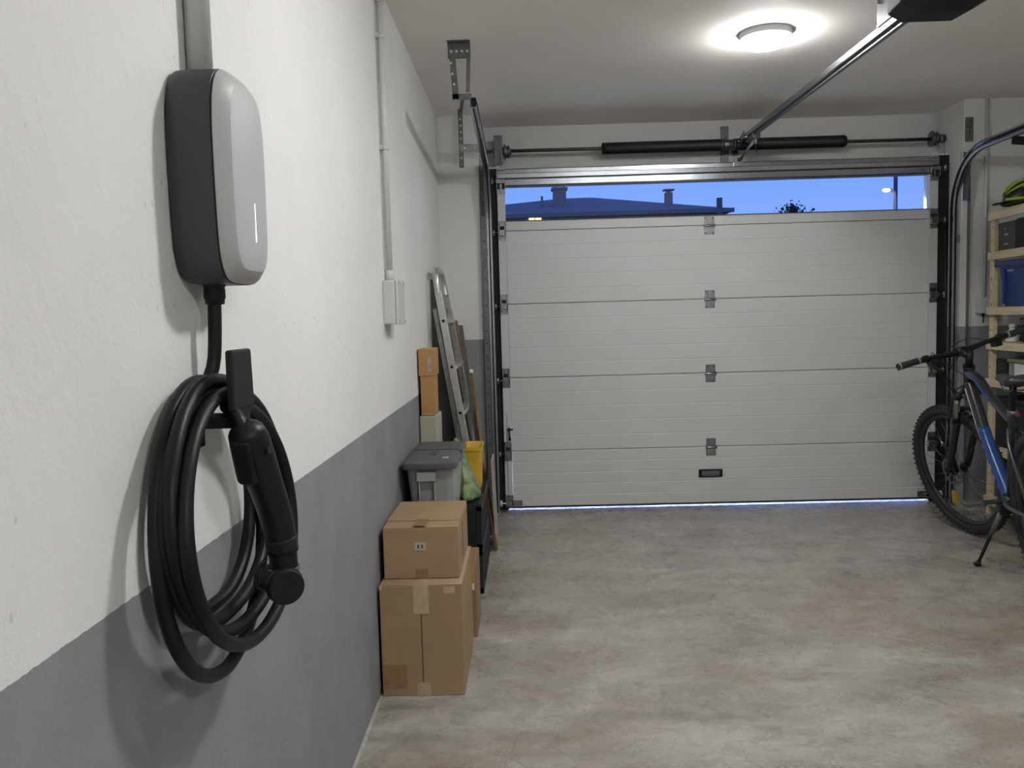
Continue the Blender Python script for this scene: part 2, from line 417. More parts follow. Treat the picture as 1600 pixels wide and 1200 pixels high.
def hinge_s(x, z, sgn):   # roller hinge on an end cap; sgn -1 = left
    y = DY-.0065
    mb = MB()
    mb.box(x-.026, x+.026, y-.003, y, z-.066, z-.034).box(x-.026, x+.026, y-.003, y, z+.006, z+.066)
    mb.box(x-.024, x-.018, y-.030, y, z-.032, z+.004).box(x+.018, x+.024, y-.030, y, z-.032, z+.004).box(x-.026, x+.026, y-.030, y-.027, z-.034, z+.006)
    h = mb.build('roller_hinge', zinc, door, bevel=.0008, seg=1)
    MB().cyl((x+sgn*.062, y-.022, z-.014), (x-sgn*.026, y-.022, z-.014), .0055, n=10).cyl((x+sgn*.048, y-.022, z-.014), (x+sgn*.064, y-.022, z-.014), .021, n=20).build('roller', zinc, h)
    MB().box(x-.016, x+.016, y-.010, y-.003, z+.008, z+.030).build('hinge_gap', seam_m, h)
    sc = MB()
    for a in (-.017, .017):
        for dz in (.056, .040, -.050): sc.cyl((x+a, y-.003, z+dz), (x+a, y-.0065, z+dz), .0055, .004, 8)
    tag(sc.build('hinge_screw', zinc_d, h), kind='stuff')
for z in SE[1:]:
    hinge_s(-.146, z, -1); hinge_s(2.741, z, 1)
for x, sg in ((-.146, -1), (2.741, 1)):       # top roller brackets
    mb = MB().box(x-.028, x+.028, DY-.010, DY-.0065, 2.262, 2.322).box(x-.028, x+.028, DY-.010, DY-.0065, 2.170, 2.200)
    mb.box(x-.008, x+.008, DY-.014, DY-.010, 2.20, 2.262).box(x-.028, x+.028, DY-.03, DY-.027, 2.236, 2.262).box(x-.030, x-.026, DY-.03, DY-.008, 2.20, 2.262).box(x+.026, x+.030, DY-.03, DY-.008, 2.20, 2.262)
    tb = mb.build('top_bracket', zinc, door, bevel=.0008, seg=1)
    MB().cyl((x+sg*.062, DY-.024, 2.25), (x-sg*.028, DY-.024, 2.25), .0055, n=10).cyl((x+sg*.048, DY-.024, 2.25), (x+sg*.064, DY-.024, 2.25), .021, n=20).build('roller', zinc, tb)
    MB().box(x-.024, x+.024, DY-.0095, DY-.0068, 2.20, 2.25).each('bracket_gap', seam_m, tb)
    bb = MB().box(x-.028, x+.028, DY-.010, DY-.0065, .035, .115).box(min(x, x-sg*.09), max(x, x-sg*.09), DY-.010, DY-.0065, .040, .078).box(x-.02, x+.02, DY-.035, DY-.010, .045, .075)
    bbo = bb.build('bottom_bracket', zinc, door, bevel=.001, seg=1)
    MB().cyl((x+sg*.062, DY-.024, .062), (x, DY-.024, .062), .0055, n=10).cyl((x+sg*.048, DY-.024, .062), (x+sg*.064, DY-.024, .062), .021, n=20).build('roller', pvc_l, bbo)
# recessed lifting handle
hd = MB().box(1.160, 1.324, DY-.007, DY-.001, .208, .264).build('pull_handle', blackm, door, bevel=.006)
MB().box(1.182, 1.302, DY-.0085, DY-.0072, .219, .253).build('grip_recess', mat('grey_plastic_grip', (.13, .135, .14), .4), hd, bevel=.001)
MB().box(1.182, 1.302, DY-.013, DY-.0087, .233, .240).build('grip_bar', mat('grey_plastic_grip', (.13, .135, .14), .4), hd, bevel=.001)
# little turn latch
lt = MB().lathe([(.011, 0), (.011, .008), (.008, .011)], (-.136, DY-.017, .575), 'y', 12).bar((-.136, DY-.02, .575), (-.131, DY-.02, .515), .010, .006, (0, 1, 0)).cyl((-.131, DY-.02, .517), (-.131, DY-.02, .497), .009, n=10).bar((-.136, DY-.02, .575), (-.108, DY-.02, .572), .012, .006, (0, 1, 0))
lt.build('turn_latch', black, door, bevel=.001)

# door tracks ---------------------------------------------------------------
R = .36; yv = 5.615; zh = 2.325
path = [(yv, .012), (yv, 1.0), (yv, zh-R)]
for k in range(1, 17):
    a = k/16*PI/2; path.append((yv-R+R*math.cos(a), zh-R+R*math.sin(a)))
def track(sgn, x0, yend, zend, label):
    root = thing('door_track', label, 'door track')
    p = path+[(yend, zend)]
    T = .0035; c = [(0, -.026), (.030, -.026), (.034, -.020), (.034, -.012), (.031, -.012), (.031, -.019), (.028, -.0225), (T, -.0225), (T, .0225), (.028, .0225), (.031, .019), (.031, .012), (.034, .012), (.034, .020), (.030, .026), (0, .026)]
    c = [(sgn*a, b) for a, b in c]
    rl_ = MB().sweepYZ(c, p, x0).build('rail', mat('bright_zinc', (.50, .52, .54), .24, 1, noise=.06, nscale=25), root)
    MB().sweepYZ([(sgn*a, b) for a, b in ((.013, .0262), (.0225, .0262), (.0225, .0272), (.013, .0272))], p[:-1]+[(yend+.01, zend)], x0).build('rail_shade_strip', black, rl_)  # black strip on the flange stands in for shade inside the channel
    MB().sweepYZ([(sgn*a, b) for a, b in ((-.0012, -.02), (-.0002, -.02), (-.0002, .018), (-.0012, .018))], p, x0).build('rail_web', zinc_d, rl_)
    # perforated wall angle
    xa, xb = (x0-.038*sgn, x0-.002*sgn)
    an = MB().box(min(xa, xb), max(xa, xb), PY-.004+.03, PY+.03, 0, 2.34)
    an.box(min(xa, xa+.004*sgn), max(xa, xa+.004*sgn), PY-.03, PY+.03, 0, 2.34)
    ao = an.build('wall_angle', zinc_d, root, bevel=.001, seg=1)
    hm = MB()
    for i in range(26):
        z = .15+i*.085; xm = (xa+xb)/2; hm.cyl((xm, PY+.0265, z), (xm, PY+.0255, z), .0045, n=8)
    tag(hm.build('slot_hole', seam_m, ao), kind='stuff')
    # two stand-off brackets between angle and rail
    for z in (.35, 1.10, 1.75):
        MB().box(min(xb, x0+.001*sgn), max(xb, x0+.001*sgn), PY+.02, yv, z, z+.05).build('track_bracket', zinc_d, root, bevel=.001, seg=1)
    return root
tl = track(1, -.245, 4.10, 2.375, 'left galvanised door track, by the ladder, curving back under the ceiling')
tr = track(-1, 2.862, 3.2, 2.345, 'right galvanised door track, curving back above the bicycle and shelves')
# curved gusset plates where rail meets the angle, near the shaft
for gx, tk in ((2.866, tr), (-.251, tl)):
    MB().hexa([(gx, PY-.06, 2.02), (gx+.004, PY-.06, 2.02), (gx+.004, PY+.02, 2.02), (gx, PY+.02, 2.02)], [(gx, PY-.10, 2.30), (gx+.004, PY-.10, 2.30), (gx+.004, PY+.02, 2.34), (gx, PY+.02, 2.34)]).build('gusset_plate', zinc_d, tk, bevel=.001, seg=1)
# ceiling hangers of the tracks
def perf_strip(mb, holes, p0, p1, wd, th, up, n):
    mb.bar(p0, p1, wd, th, up)
    p0 = Vector(p0); p1 = Vector(p1); u = Vector(up).normalized()
    for i in range(n):
        c = p0.lerp(p1, (i+.5)/n); holes.cyl(c-u*(th/2+.0006), c+u*(th/2+.0006), .006, n=8)
hb = MB(); hh = MB()
yb = 4.13
hb.box(-.345, -.235, yb-.003, yb, H-.075, H).box(-.345, -.235, yb-.045, yb, H-.004, H)
for i in range(4): hh.cyl((-.328+i*.026, yb-.004, H-.04), (-.328+i*.026, yb+.001, H-.04), .006, n=8)
hb.hexa([(-.327, yb-.003, 2.40), (-.297, yb-.003, 2.40), (-.297, yb, 2.40), (-.327, yb, 2.40)], [(-.338, yb-.003, H-.07), (-.308, yb-.003, H-.07), (-.308, yb, H-.07), (-.338, yb, H-.07)])
hb.hexa([(-.262, yb-.006, 2.43), (-.242, yb-.006, 2.43), (-.242, yb-.003, 2.43), (-.262, yb-.003, 2.43)], [(-.255, yb-.006, H-.07), (-.236, yb-.006, H-.07), (-.236, yb-.003, H-.07), (-.255, yb-.003, H-.07)])
hb.box(-.33, -.235, yb-.003, yb, 2.395, 2.425)
ho = hb.build('ceiling_hanger', zinc_d, tl, bevel=.0008, seg=1)
for i in range(3):
    hh.cyl((-.331+i*.006, yb-.004, 2.57-i*.05), (-.331+i*.006, yb+.001, 2.57-i*.05), .006, n=8)
tag(hh.build('hanger_hole', label_w, ho), kind='stuff')
hb = MB(); hh = MB()
perf_strip(hb, hh, (-.385, 5.40, H), (-.385, 5.40, 2.30), .03, .003, (0, 1, 0), 9)
perf_strip(hb, hh, (-.395, 5.38, 2.42), (-.262, 5.40, 2.42), .05, .003, (0, 1, 0), 2)
hb.bar((-.38, 5.40, H-.02), (-.34, 5.05, H-.01), .02, .003)
ho = hb.build('ceiling_hanger', zinc_d, tl, bevel=.0008, seg=1); tag(hh.build('hanger_hole', label_w, ho), kind='stuff')
hb = MB(); hh = MB()
perf_strip(hb, hh, (2.872, 5.02, 2.295), (3.06, 5.02, 2.28), .05, .004, (0, 1, 0), 3)
ho = hb.build('side_bracket', black, tr, bevel=.0008, seg=1)

# torsion shaft -------------------------------------------------------------
SYy, SZ = 5.80, 2.475
ts = thing('torsion_spring_shaft', 'steel torsion shaft with two black springs above the garage door', 'spring shaft')
MB().cyl((-.265, SYy, SZ), (2.85, SYy, SZ-.008), .0125, n=16).build('shaft', shaft_m, ts)
def spring(xa, xb):
    prof = []; n = int((xb-xa)/.0085); r0 = .041
    for i in range(n+1):
        x = xa+(xb-xa)*i/n; prof += [(r0-.003, x), (r0, x+.0028)]
    o = MB().lathe(prof, (0, SYy, SZ-.003), 'x', 18).build('spring', spring_m, ts)
spring(.57, 1.355); spring(1.455, 2.16)
for xa, xb in ((.545, .572), (1.352, 1.372), (1.438, 1.458), (2.155, 2.205)):
    MB().lathe([(.020, xa), (.034, xa+.003), (.043, (xa+xb)/2), (.034, xb-.003), (.02, xb)], (0, SYy, SZ-.003), 'x', 20).build('winding_cone', black if xa in (.545, 2.155) else zinc_d, ts)
def drum(x):
    MB().lathe([(.030, x-.022), (.052, x-.020), (.054, x-.014), (.040, x-.010), (.040, x+.010), (.046, x+.014), (.022, x+.018), (.022, x+.03)], (0, SYy, SZ-.006), 'x', 24).build('cable_drum', zinc_d, ts)
drum(-.10); drum(2.795)
bp_ = MB().box(-.185, -.13, SYy-.035, SYy-.030, SZ-.10, SZ+.10).box(-.189, -.185, SYy-.035, SYy+.13, SZ-.10, SZ+.10).cyl((-.195, SYy, SZ), (-.12, SYy, SZ), .03, n=16)
for i in range(5): bp_.cyl((-.158, SYy-.036, SZ-.08+i*.04), (-.158, SYy-.041, SZ-.08+i*.04), .007, n=8)
bp_.build('bearing_plate', zinc_d, ts, bevel=.001, seg=1)
bp_ = MB().box(2.872, 2.925, PY-.006, PY-.001, SZ-.08, SZ+.075)
for i in range(4): bp_.cyl((2.905, PY-.006, SZ-.055+i*.035), (2.905, PY-.014, SZ-.055+i*.035), .0075, n=8)
bp_.build('bearing_plate', zinc_d, ts, bevel=.001, seg=1)
MB().cyl((2.825, SYy, SZ-.006), (2.862, SYy, SZ-.006), .03, n=16).build('bearing', zinc_d, ts)
cbm = MB().box(1.385, 1.438, 5.915, 5.93, 2.30, 2.62).box(1.385, 1.389, SYy-.03, 5.93, SZ-.05, SZ+.05).cyl((1.372, SYy, SZ-.003), (1.438, SYy, SZ-.003), .035, n=18)
for dz in (.0, .03, .25, .29): cbm.cyl((1.41, 5.915, 2.32+dz), (1.41, 5.908, 2.32+dz), .007, n=8)
cbm.build('centre_bracket', zinc_d, ts, bevel=.001, seg=1)
for x in (-.10, 2.795): MB().cyl((x+(.045 if x > 0 else -.045), SYy-.05, SZ), (x+(.05 if x > 0 else -.05), DY-.03, .09), .0015, n=6).build('lift_cable', shaft_m, ts)

# opener --------------------------------------------------------------------
op = thing('garage_door_opener', 'ceiling garage door opener, dark motor head on a long steel rail', 'door opener')
ra, rb = Vector((1.50, 5.72, 2.495)), Vector((1.452, 3.10, 2.425))
MB().bar(ra, rb, .052, .030).build('rail', zinc, op, bevel=.003)
MB().bar(ra+Vector((0, 0, -.022)), rb+Vector((0, 0, -.022)), .020, .016).build('rail_slot', zinc_d, op, bevel=.002)
MB().bar(ra+Vector((0.004, -.0, -.0155)), rb+Vector((0.004, 0, -.0155)), .012, .003).build('drive_belt', black, op)
hbk = MB().bar((1.50, 5.74, 2.50), (1.475, 5.90, 2.47), .055, .006).box(1.46, 1.50, 5.90, 5.93, 2.42, 2.53)
hbk.bar((1.53, 5.62, 2.505), (1.53, 5.76, 2.475), .004, .05).bar((1.47, 5.62, 2.505), (1.47, 5.76, 2.475), .004, .05)
hbk.cyl((1.455, 5.74, 2.48), (1.545, 5.74, 2.48), .008, n=10).cyl((1.46, 5.58, 2.475), (1.55, 5.58, 2.475), .007, n=10)
hbk.build('header_bracket', zinc, op, bevel=.001, seg=1)
cg = MB().box(1.475, 1.525, 5.44, 5.60, 2.440, 2.470).cyl((1.50, 5.46, 2.44), (1.50, 5.46, 2.405), .012, n=10)
cg.build('trolley', zinc_d, op, bevel=.002)
MB().bar((1.50, 5.47, 2.44), (1.44, 5.665, 2.33), .022, .006).box(1.41, 1.47, 5.655, 5.672, 2.30, 2.36).build('door_arm', zinc, op, bevel=.001, seg=1)
cgc = MB().tube(catmull([(1.50, 5.46, 2.41), (1.50, 5.46, 2.37), (1.51, 5.45, 2.35)], 6), .003, 6)
cgc.build('release_cord', black, op)
# motor head: faceted dark housing
def mrow(y, x0, x1, z0, zt, ch):
    return [(x0, y, zt), (x0, y, z0+ch*.6), (x0+ch, y, z0), (x1-ch*1.6, y, z0), (x1, y, z0+ch*.9), (x1, y, zt)]
hm = MB().loft([mrow(3.13, 1.36, 1.575, 2.375, 2.60, .03), mrow(3.08, 1.315, 1.62, 2.345, 2.62, .05), mrow(2.95, 1.30, 1.635, 2.335, 2.63, .06), mrow(2.72, 1.30, 1.635, 2.345, 2.63, .06), mrow(2.66, 1.34, 1.60, 2.375, 2.62, .05)], smooth=False)
hm.build('motor_housing', blackm, op, bevel=.006)
pl = MB().box(1.36, 1.47, 3.133, 3.14, 2.40, 2.56).box(1.335, 1.345, 3.06, 3.22, 2.372, H).box(1.34, 1.38, 3.15, 3.24, 2.415, 2.425)
pl.box(1.385, 1.53, 3.135, 3.215, 2.448, 2.456)
po = pl.each('mounting_plate', zinc, op, bevel=.002)[1]
hl = MB()
for i in range(4): hl.box(1.3335, 1.3350, 3.08+i*.035, 3.10+i*.035, 2.46, 2.475)
hl.each('plate_slot', zinc_d, po)
MB().bar((1.34, 3.19, 2.45), (1.34, 3.19, H), .004, .03, (1, 0, 0)).bar((1.60, 2.85, 2.60), (1.60, 2.85, H), .03, .004, (0, 1, 0)).bar((1.34, 2.85, 2.60), (1.34, 2.85, H), .03, .004, (0, 1, 0)).each('hanger_strap', zinc_d, op)
MB().tube(catmull([(1.36, 3.14, 2.60), (1.345, 3.20, 2.63), (1.36, 3.27, 2.56), (1.40, 3.36, 2.475), (1.43, 3.45, 2.46)], 8), .0035, 8).build('wire', black, op)

# ceiling lamps -------------------------------------------------------------
def lamp(x, y, strength, label):
    t = thing('ceiling_lamp', label, 'ceiling lamp', None)
    MB().lathe([(.122, H), (.124, H-.004), (.122, H-.026), (.116, H-.030), (.112, H-.028)], (x, y, 0), 'z', 48).build('lamp_base', mat('white_lamp_body', (.75, .75, .75), .4), t)
    MB().lathe([(.113, H-.028), (.113, H-.044), (.106, H-.056), (.09, H-.062), (.05, H-.066), (.01, H-.067)], (x, y, 0), 'z', 48).build('diffuser', mat('opal_diffuser_%d' % strength, (1, 1, 1), .5, emis=strength, ecol=(1, .99, .975)), t)
    return t
lamp(1.185, 4.13, LAMP_A, 'round white ceiling lamp, lit, by the opener rail')
lamp(.74, 2.0, LAMP_B, 'round white ceiling lamp near the wall charger, outside the picture')
lamp(1.5, -1.0, LAMP_FILL, 'unseen round ceiling lamp added as fill light at the rear of the garage, behind the viewer')

# wall charger --------------------------------------------------------------
wc = thing('wall_charger', 'grey and anthracite electric vehicle wall charger on white wall', 'wall charger')
CY, CZ, CA, CB = 1.406, 1.572, .104, .172
def outline(inset, X, n=72, dz=0):
    pts = []
    for k in range(n):
        a = 2*PI*k/n; c, s_ = math.cos(a), math.sin(a)
        ex = 3.7 if s_ > 0 else 5.0
        y = (CA-inset)*math.copysign(abs(c)**(2/ex), c); z = (CB-inset)*math.copysign(abs(s_)**(2/ex), s_)
        # gentle narrowing to the base
        y *= 1-.05*max(0, -z/CB)
        pts.append((X, CY+y, CZ+z+dz))
    return pts
MB().loft([outline(.012, WX+.001), outline(.004, WX+.003), outline(.001, WX+.008), outline(0, WX+.02), outline(0, WX+.073), outline(.002, WX+.0745)]).build('charger_body', anth, wc, autosm=40)
MB().loft([outline(.0035, WX+.0742), outline(.0035, WX+.0765)]).build('seam', seam_m, wc)
cv = MB().loft([outline(.0015, WX+.0762), outline(.0008, WX+.078), outline(.006, WX+.086), outline(.022, WX+.0985)], caps=False)
cv.build('cover_bezel', silver, wc, autosm=50)
MB().loft([outline(.022, WX+.0985), outline(.030, WX+.1005), outline(.045, WX+.1025), outline(.07, WX+.104), outline(.1035, WX+.1045)], caps=True).build('front_cover', mat('silver_grey_front', (.47, .475, .48), .42, metal=.0, bump=.05, bscale=1200), wc, autosm=50)
MB().box(WX+.1036, WX+.1052, 1.4040, 1.4054, 1.470, 1.534).build('status_light', led_m, wc)
gl = MB().lathe([(.016, 1.418), (.018, 1.402), (.0185, 1.397), (.0165, 1.396), (.0175, 1.392), (.0178, 1.378), (.0160, 1.376), (.0155, 1.368), (.011, 1.367)], (-.520, 1.392, 0), 'z', 18)
gl.build('cable_gland', black, wc)

# charging cable: one continuous sheath coiled on its holder -----------------
cc = thing('charging_cable', 'black charging cable coiled on its wall holder, plug hanging in front', 'charging cable')
turns = [(-.536, 1.199, -.528, .872, .185, 1.345),
         (-.530, 1.243, -.500, .778, .216, 1.310),
         (-.513, 1.221, -.497, .866, .215, 1.335),
         (-.511, 1.244, -.474, .846, .234, 1.338),
         (-.491, 1.222, -.450, .824, .238, 1.345),
         (-.491, 1.200, -.446, .868, .212, 1.335),
         (-.480, 1.196, -.440, .880, .200, 1.330)]
pts = [(-.520, 1.392, 1.41), (-.521, 1.391, 1.36), (-.523, 1.389, 1.30), (-.527, 1.385, 1.262), (-.533, 1.362, 1.232), (-.536, 1.315, 1.208)]
nt_ = 5
SEG = 40
def lerp_rows(u, j):
    u = min(max(u, 0), len(turns)-1.001); i = int(u); fr = u-i
    return turns[i][j]*(1-fr)+turns[i+1][j]*fr
for k in range(5, nt_*SEG+1):
    u = k/SEG; q = [lerp_rows(u, 0), lerp_rows(u, 1)]+[lerp_rows(u-.5, j) for j in (2, 3, 4, 5)]
    th = 2*PI*u; c, s_ = math.cos(th), math.sin(th)
    zc = (q[1]+q[3])/2; hz = (q[1]-q[3])/2
    X = q[0]+(q[2]-q[0])*((1-c)/2)**.7
    sw = math.copysign(abs(s_)**.92, s_)
    pts.append((X, q[5]-q[4]*sw*(1-.05*c), zc+hz*c))
pts += [(-.484, 1.375, 1.196), (-.470, 1.370, 1.183)]
tail = catmull([(-.484, 1.338, 1.199), (-.476, 1.318, 1.197), (-.463, 1.300, 1.190), (-.452, 1.290, 1.176), (-.446, 1.288, 1.160)], 6)
pts = pts[:-2] + tail[1:]
pts = catmull([pts[i] for i in range(0, len(pts), 1)], 2)
MB().tube(pts, .0112, 14).build('cable_sheath', cable_m, cc)
# connector: handle then angled head with round cap
hp = catmull([(-.447, 1.283, 1.178), (-.441, 1.300, 1.145), (-.432, 1.325, 1.085), (-.424, 1.352, 1.020), (-.420, 1.366, .965), (-.418, 1.367, .915)], 8)
prf = [(0, .0125), (.035, .019), (.09, .028), (.18, .0315), (.30, .030), (.45, .0278), (.66, .0262), (.80, .0255), (.81, .0235), (1.0, .0235)]
def lerp_prof(t):
    for (a, ra_), (b, rb_) in zip(prf, prf[1:]):
        if a <= t <= b: return ra_+(rb_-ra_)*(t-a)/(b-a)
    return prf[-1][1]
MB().tube(hp, [lerp_prof(i/(len(hp)-1)) for i in range(len(hp))], 24).build('plug_handle', black, cc, autosm=35)
MB().tube([hp[i] for i in range(30, 35)], .0264, 24).build('handle_sleeve', blackm, cc)
cap_c = Vector((-.404, 1.335, .897)); nrm = Vector((.55, -.82, -.10)).normalized()
MB().tube([cap_c-nrm*.062, cap_c-nrm*.058, cap_c-nrm*.004, cap_c], [.026, .029, .0300, .0285], 32).build('plug_head', blackm, cc, autosm=35)
MB().tube([cap_c-nrm*.018, cap_c-nrm*.012], .0312, 32).build('cap_rim', black, cc, autosm=35)
MB().tube([hp[-3], hp[-2]], .0262, 24).build('neck_ring', mat('grey_ring', (.10, .10, .10), .3), cc)
# trigger on the wall side of the handle, release button window
MB().hexa([(-.458, 1.275, 1.085), (-.428, 1.275, 1.085), (-.428, 1.318, 1.070), (-.458, 1.318, 1.070)], [(-.464, 1.262, 1.150), (-.430, 1.262, 1.150), (-.430, 1.298, 1.165), (-.464, 1.298, 1.165)]).build('trigger', black, cc, bevel=.006, seg=3)
MB().box(-.414, -.409, 1.285, 1.305, 1.128, 1.140).build('release_window', black, cc, bevel=.001)
MB().tube(catmull([(-.440, 1.345, .945), (-.452, 1.335, .93), (-.455, 1.330, .905), (-.445, 1.335, .895)], 6), .0035, 8).build('cap_strap', black, cc)

hk = thing('cable_holder', 'black cable holder with upright front plate, fixed to the wall', 'cable holder')
fp = MB()
lo = [(-.4725, 1.290, 1.196), (-.4605, 1.290, 1.196), (-.4605, 1.390, 1.196), (-.4725, 1.390, 1.196)]
hi = [(-.4725, 1.292, 1.293), (-.4605, 1.292, 1.293), (-.4605, 1.384, 1.293), (-.4725, 1.384, 1.293)]
fp.hexa(lo, hi).build('front_plate', blackm, hk, bevel=.0045, seg=4)
MB().box(-.549, -.468, 1.306, 1.372, 1.168, 1.187).box(-.4725, -.4625, 1.306, 1.372, 1.168, 1.20).build('support_arm', blackm, hk, bevel=.003)
MB().box(WX, WX+.008, 1.295, 1.385, 1.130, 1.215).build('wall_plate', blackm, hk, bevel=.003)

# conduits ------------------------------------------------------------------
t = thing('conduit', 'thick pale plastic conduit feeding the charger from above', 'conduit')
MB().cyl((-.532, 1.415, 1.74), (-.532, 1.415, H), .0205, n=24).build('pipe', pvc, t)
t = thing('conduit', 'thin pale plastic conduit running down to the left wall junction box', 'conduit')
cx_, cy_ = -.5345, 3.31
MB().cyl((cx_, cy_, 1.49), (cx_, cy_, H), .0125, n=18).build('pipe', pvc, t)
MB().cyl((cx_, cy_, 2.56), (cx_, cy_, 2.63), .0155, n=18).build('coupling', pvc, t)
MB().cyl((cx_, cy_, 1.49), (cx_, cy_, 1.535), .0165, n=18).build('coupling', pvc, t)
for z in (2.435, 2.01):
    MB().lathe([(.0150, z-.008), (.0165, z-.006), (.0165, z+.006), (.0150, z+.008)], (cx_, cy_, 0), 'z', 20).box(WX, WX+.012, cy_-.022, cy_+.008, z-.009, z+.009).build('clip', pvc_l, t)
t = thing('junction_box', 'square pale grey junction box on the left wall, above the cartons', 'junction box')
MB().box(WX, WX+.048, 3.24, 3.41, 1.322, 1.492).build('box_body', pvc_l, t, bevel=.004)
MB().box(WX+.0485, WX+.060, 3.238, 3.412, 1.320, 1.494).build('box_lid', pvc_l, t, bevel=.004)
sc = MB()
for y in (3.25, 3.40):
    for z in (1.332, 1.482): sc.cyl((WX+.060, y, z), (WX+.0612, y, z), .005, n=8)
sc.each('lid_screw', zinc_d, t)
t = thing('conduit', 'pale conduit on the back wall beside the pine shelving', 'conduit')
MB().cyl((3.008, PY-.012, 1.39), (3.008, PY-.012, H), .0105, n=16).build('pipe', pvc, t)
for z in (1.9, 2.3): MB().lathe([(.0125, z-.007), (.014, z), (.0125, z+.007)], (3.008, PY-.012, 0), 'z', 16).build('clip', pvc, t)
t = thing('junction_box', 'small grey junction box on the back wall beside the shelving', 'junction box')
MB().box(2.955, 3.045, PY-.055, PY, 1.285, 1.385).build('box_body', pvc, t, bevel=.004)
MB().box(2.953, 3.047, PY-.064, PY-.056, 1.283, 1.387).build('box_lid', pvc, t, bevel=.003)
MB().cyl((3.0, PY-.02, 1.285), (3.0, PY-.02, 1.262), .009, n=12).cyl((3.0, PY-.02, 1.262), (3.0, PY-.02, 1.22), .004, n=8).build('cable_stub', black, t)

# ------------------------------------------------------------------ things along the left wall
def carton(x0, x1, y0, y1, z0, z1, m, label, slit_y=None, tapes=True, cat='cardboard box', front_tape=True, slit_x=None):
    root = thing('cardboard_box', label, cat)
    MB().box(x0, x1, y0, y1, z0, z1-.004).build('carton_body', m, root, bevel=.003)
    xm = (x0+x1)/2
    if slit_y:
        MB().box(x0+.001, x1-.001, y0+.001, slit_y-.002, z1-.0038, z1).build('flap', m, root, bevel=.001)
        MB().hexa([(x0+.001, slit_y+.002, z1-.0038), (x1-.001, slit_y+.002, z1-.0038), (x1-.001, y1-.001, z1-.0038), (x0+.001, y1-.001, z1-.0038)],
                  [(x0+.001, slit_y+.002, z1+.0045), (x1-.001, slit_y+.002, z1+.0015), (x1-.001, y1-.001, z1), (x0+.001, y1-.001, z1)]).build('flap', m, root, bevel=.001)
        MB().box(x0+.03, x1-.04, slit_y-.003, slit_y+.003, z1-.0036, z1-.0002).build('slit', card_dk, root)
    return root, xm
# lower big carton
b1, xm = carton(-.543, -.250, 2.862, 3.36, 0, .404, card, 'large cardboard box on the floor, lowest and nearest by the grey wall', slit_y=None)
MB().box(-.542, xm-.002, 2.863, 3.359, .4005, .4035).build('flap', card, b1, bevel=.001)
MB().box(xm+.002, -.251, 2.863, 3.359, .4005, .4035).build('flap', card_l, b1, bevel=.001)
MB().box(xm-.0012, xm+.0012, 2.8605, 2.8625, .02, .395).build('vertical_seam', card_dk, b1)
MB().box(xm-.028, xm+.028, 2.8600, 2.8612, .30, .404).box(xm-.028, xm+.028, 2.8600, 2.95, .4036, .4042).each('tape_strip', tape_c, b1)
MB().box(xm-.024, xm+.026, 2.8600, 2.8612, .002, .050).each('tape_strip', tape_c, b1)
MB().box(-.540, -.455, 2.8606, 2.8616, .03, .115).build('print_patch', tape, b1)
MB().box(-.315, -.275, 2.8604, 2.8614, .372, .398).build('scuff', tape_c, b1)
MB().box(-.543, -.532, 2.8602, 2.8612, .388, .4035).build('tape_corner', tape_c, b1)
# upper carton
b2, xm = carton(-.535, -.263, 2.932, 3.37, .405, .592, card, 'medium cardboard box stacked on the large one, slit flaps, white label', slit_y=3.03)
MB().box(xm-.026, xm+.020, 2.932, 3.034, .5975, .5985).box(xm-.022, xm+.022, 2.9305, 2.9315, .406, .440).each('tape_strip', tape, b2)
MB().box(xm-.023, xm+.018, 2.9303, 2.9313, .508, .538).build('label', label_m, b2)
lb = MB()
for i in range(2): lb.box(xm-.012+i*.014, xm-.006+i*.014, 2.9298, 2.9304, .516, .530)
lb.each('label_print', ink, b2)
MB().box(-.2625, -.2615, 3.10, 3.13, .44, .57).build('side_print', mat('faded_print', (.16, .12, .10), .8), b2)
# brown carton
t = thing('carton', 'narrow brown carton with a white sticker, between big box and crates', 'carton')
MB().box(-.292, -.236, 3.40, 3.66, 0, .315).build('carton_body', wood_c, t, bevel=.003)
MB().box(-.286, -.242, 3.398, 3.402, .225, .312).build('top_flap', card_o, t, bevel=.001)
MB().box(-.262, -.244, 3.3970, 3.3982, .205, .232).build('sticker', label_w, t)
# hidden support carton and grey tub
carton(-.540, -.305, 3.45, 3.86, 0, .436, card, 'plain cardboard box under the grey lidded tub', slit_y=3.6)
tb = thing('storage_tub', 'pale translucent storage tub with dark grey lid, behind the stacked boxes', 'storage tub')
def rr(x0, x1, y0, y1, z, r, n=5):
    o = []
    for cx, cy, a0 in ((x1-r, y1-r, 0), (x0+r, y1-r, PI/2), (x0+r, y0+r, PI), (x1-r, y0+r, 3*PI/2)):
        for k in range(n+1):
            a = a0+PI/2*k/n; o.append((cx+r*math.cos(a), cy+r*math.sin(a), z))
    return o
MB().loft([rr(-.500, -.335, 3.50, 3.86, .442, .03), rr(-.508, -.328, 3.48, 3.92, .55, .03), rr(-.520, -.322, 3.455, 3.97, .705, .03), rr(-.523, -.318, 3.45, 3.98, .715, .03)]).build('tub_body', bin_m, tb, autosm=40)
MB().box(-.475, -.395, 3.437, 3.452, .660, .700).box(-.470, -.464, 3.450, 3.472, .45, .66).box(-.406, -.400, 3.450, 3.472, .45, .66).build('tub_handle', bin_m, tb, bevel=.002)
MB().loft([rr(-.535, -.308, 3.425, 4.01, .712, .03), rr(-.538, -.305, 3.42, 4.015, .720, .03), rr(-.536, -.307, 3.423, 4.012, .738, .03), rr(-.525, -.318, 3.44, 3.995, .747, .03), rr(-.50, -.345, 3.48, 3.95, .748, .03)]).build('tub_lid', lid_m, tb, autosm=50)
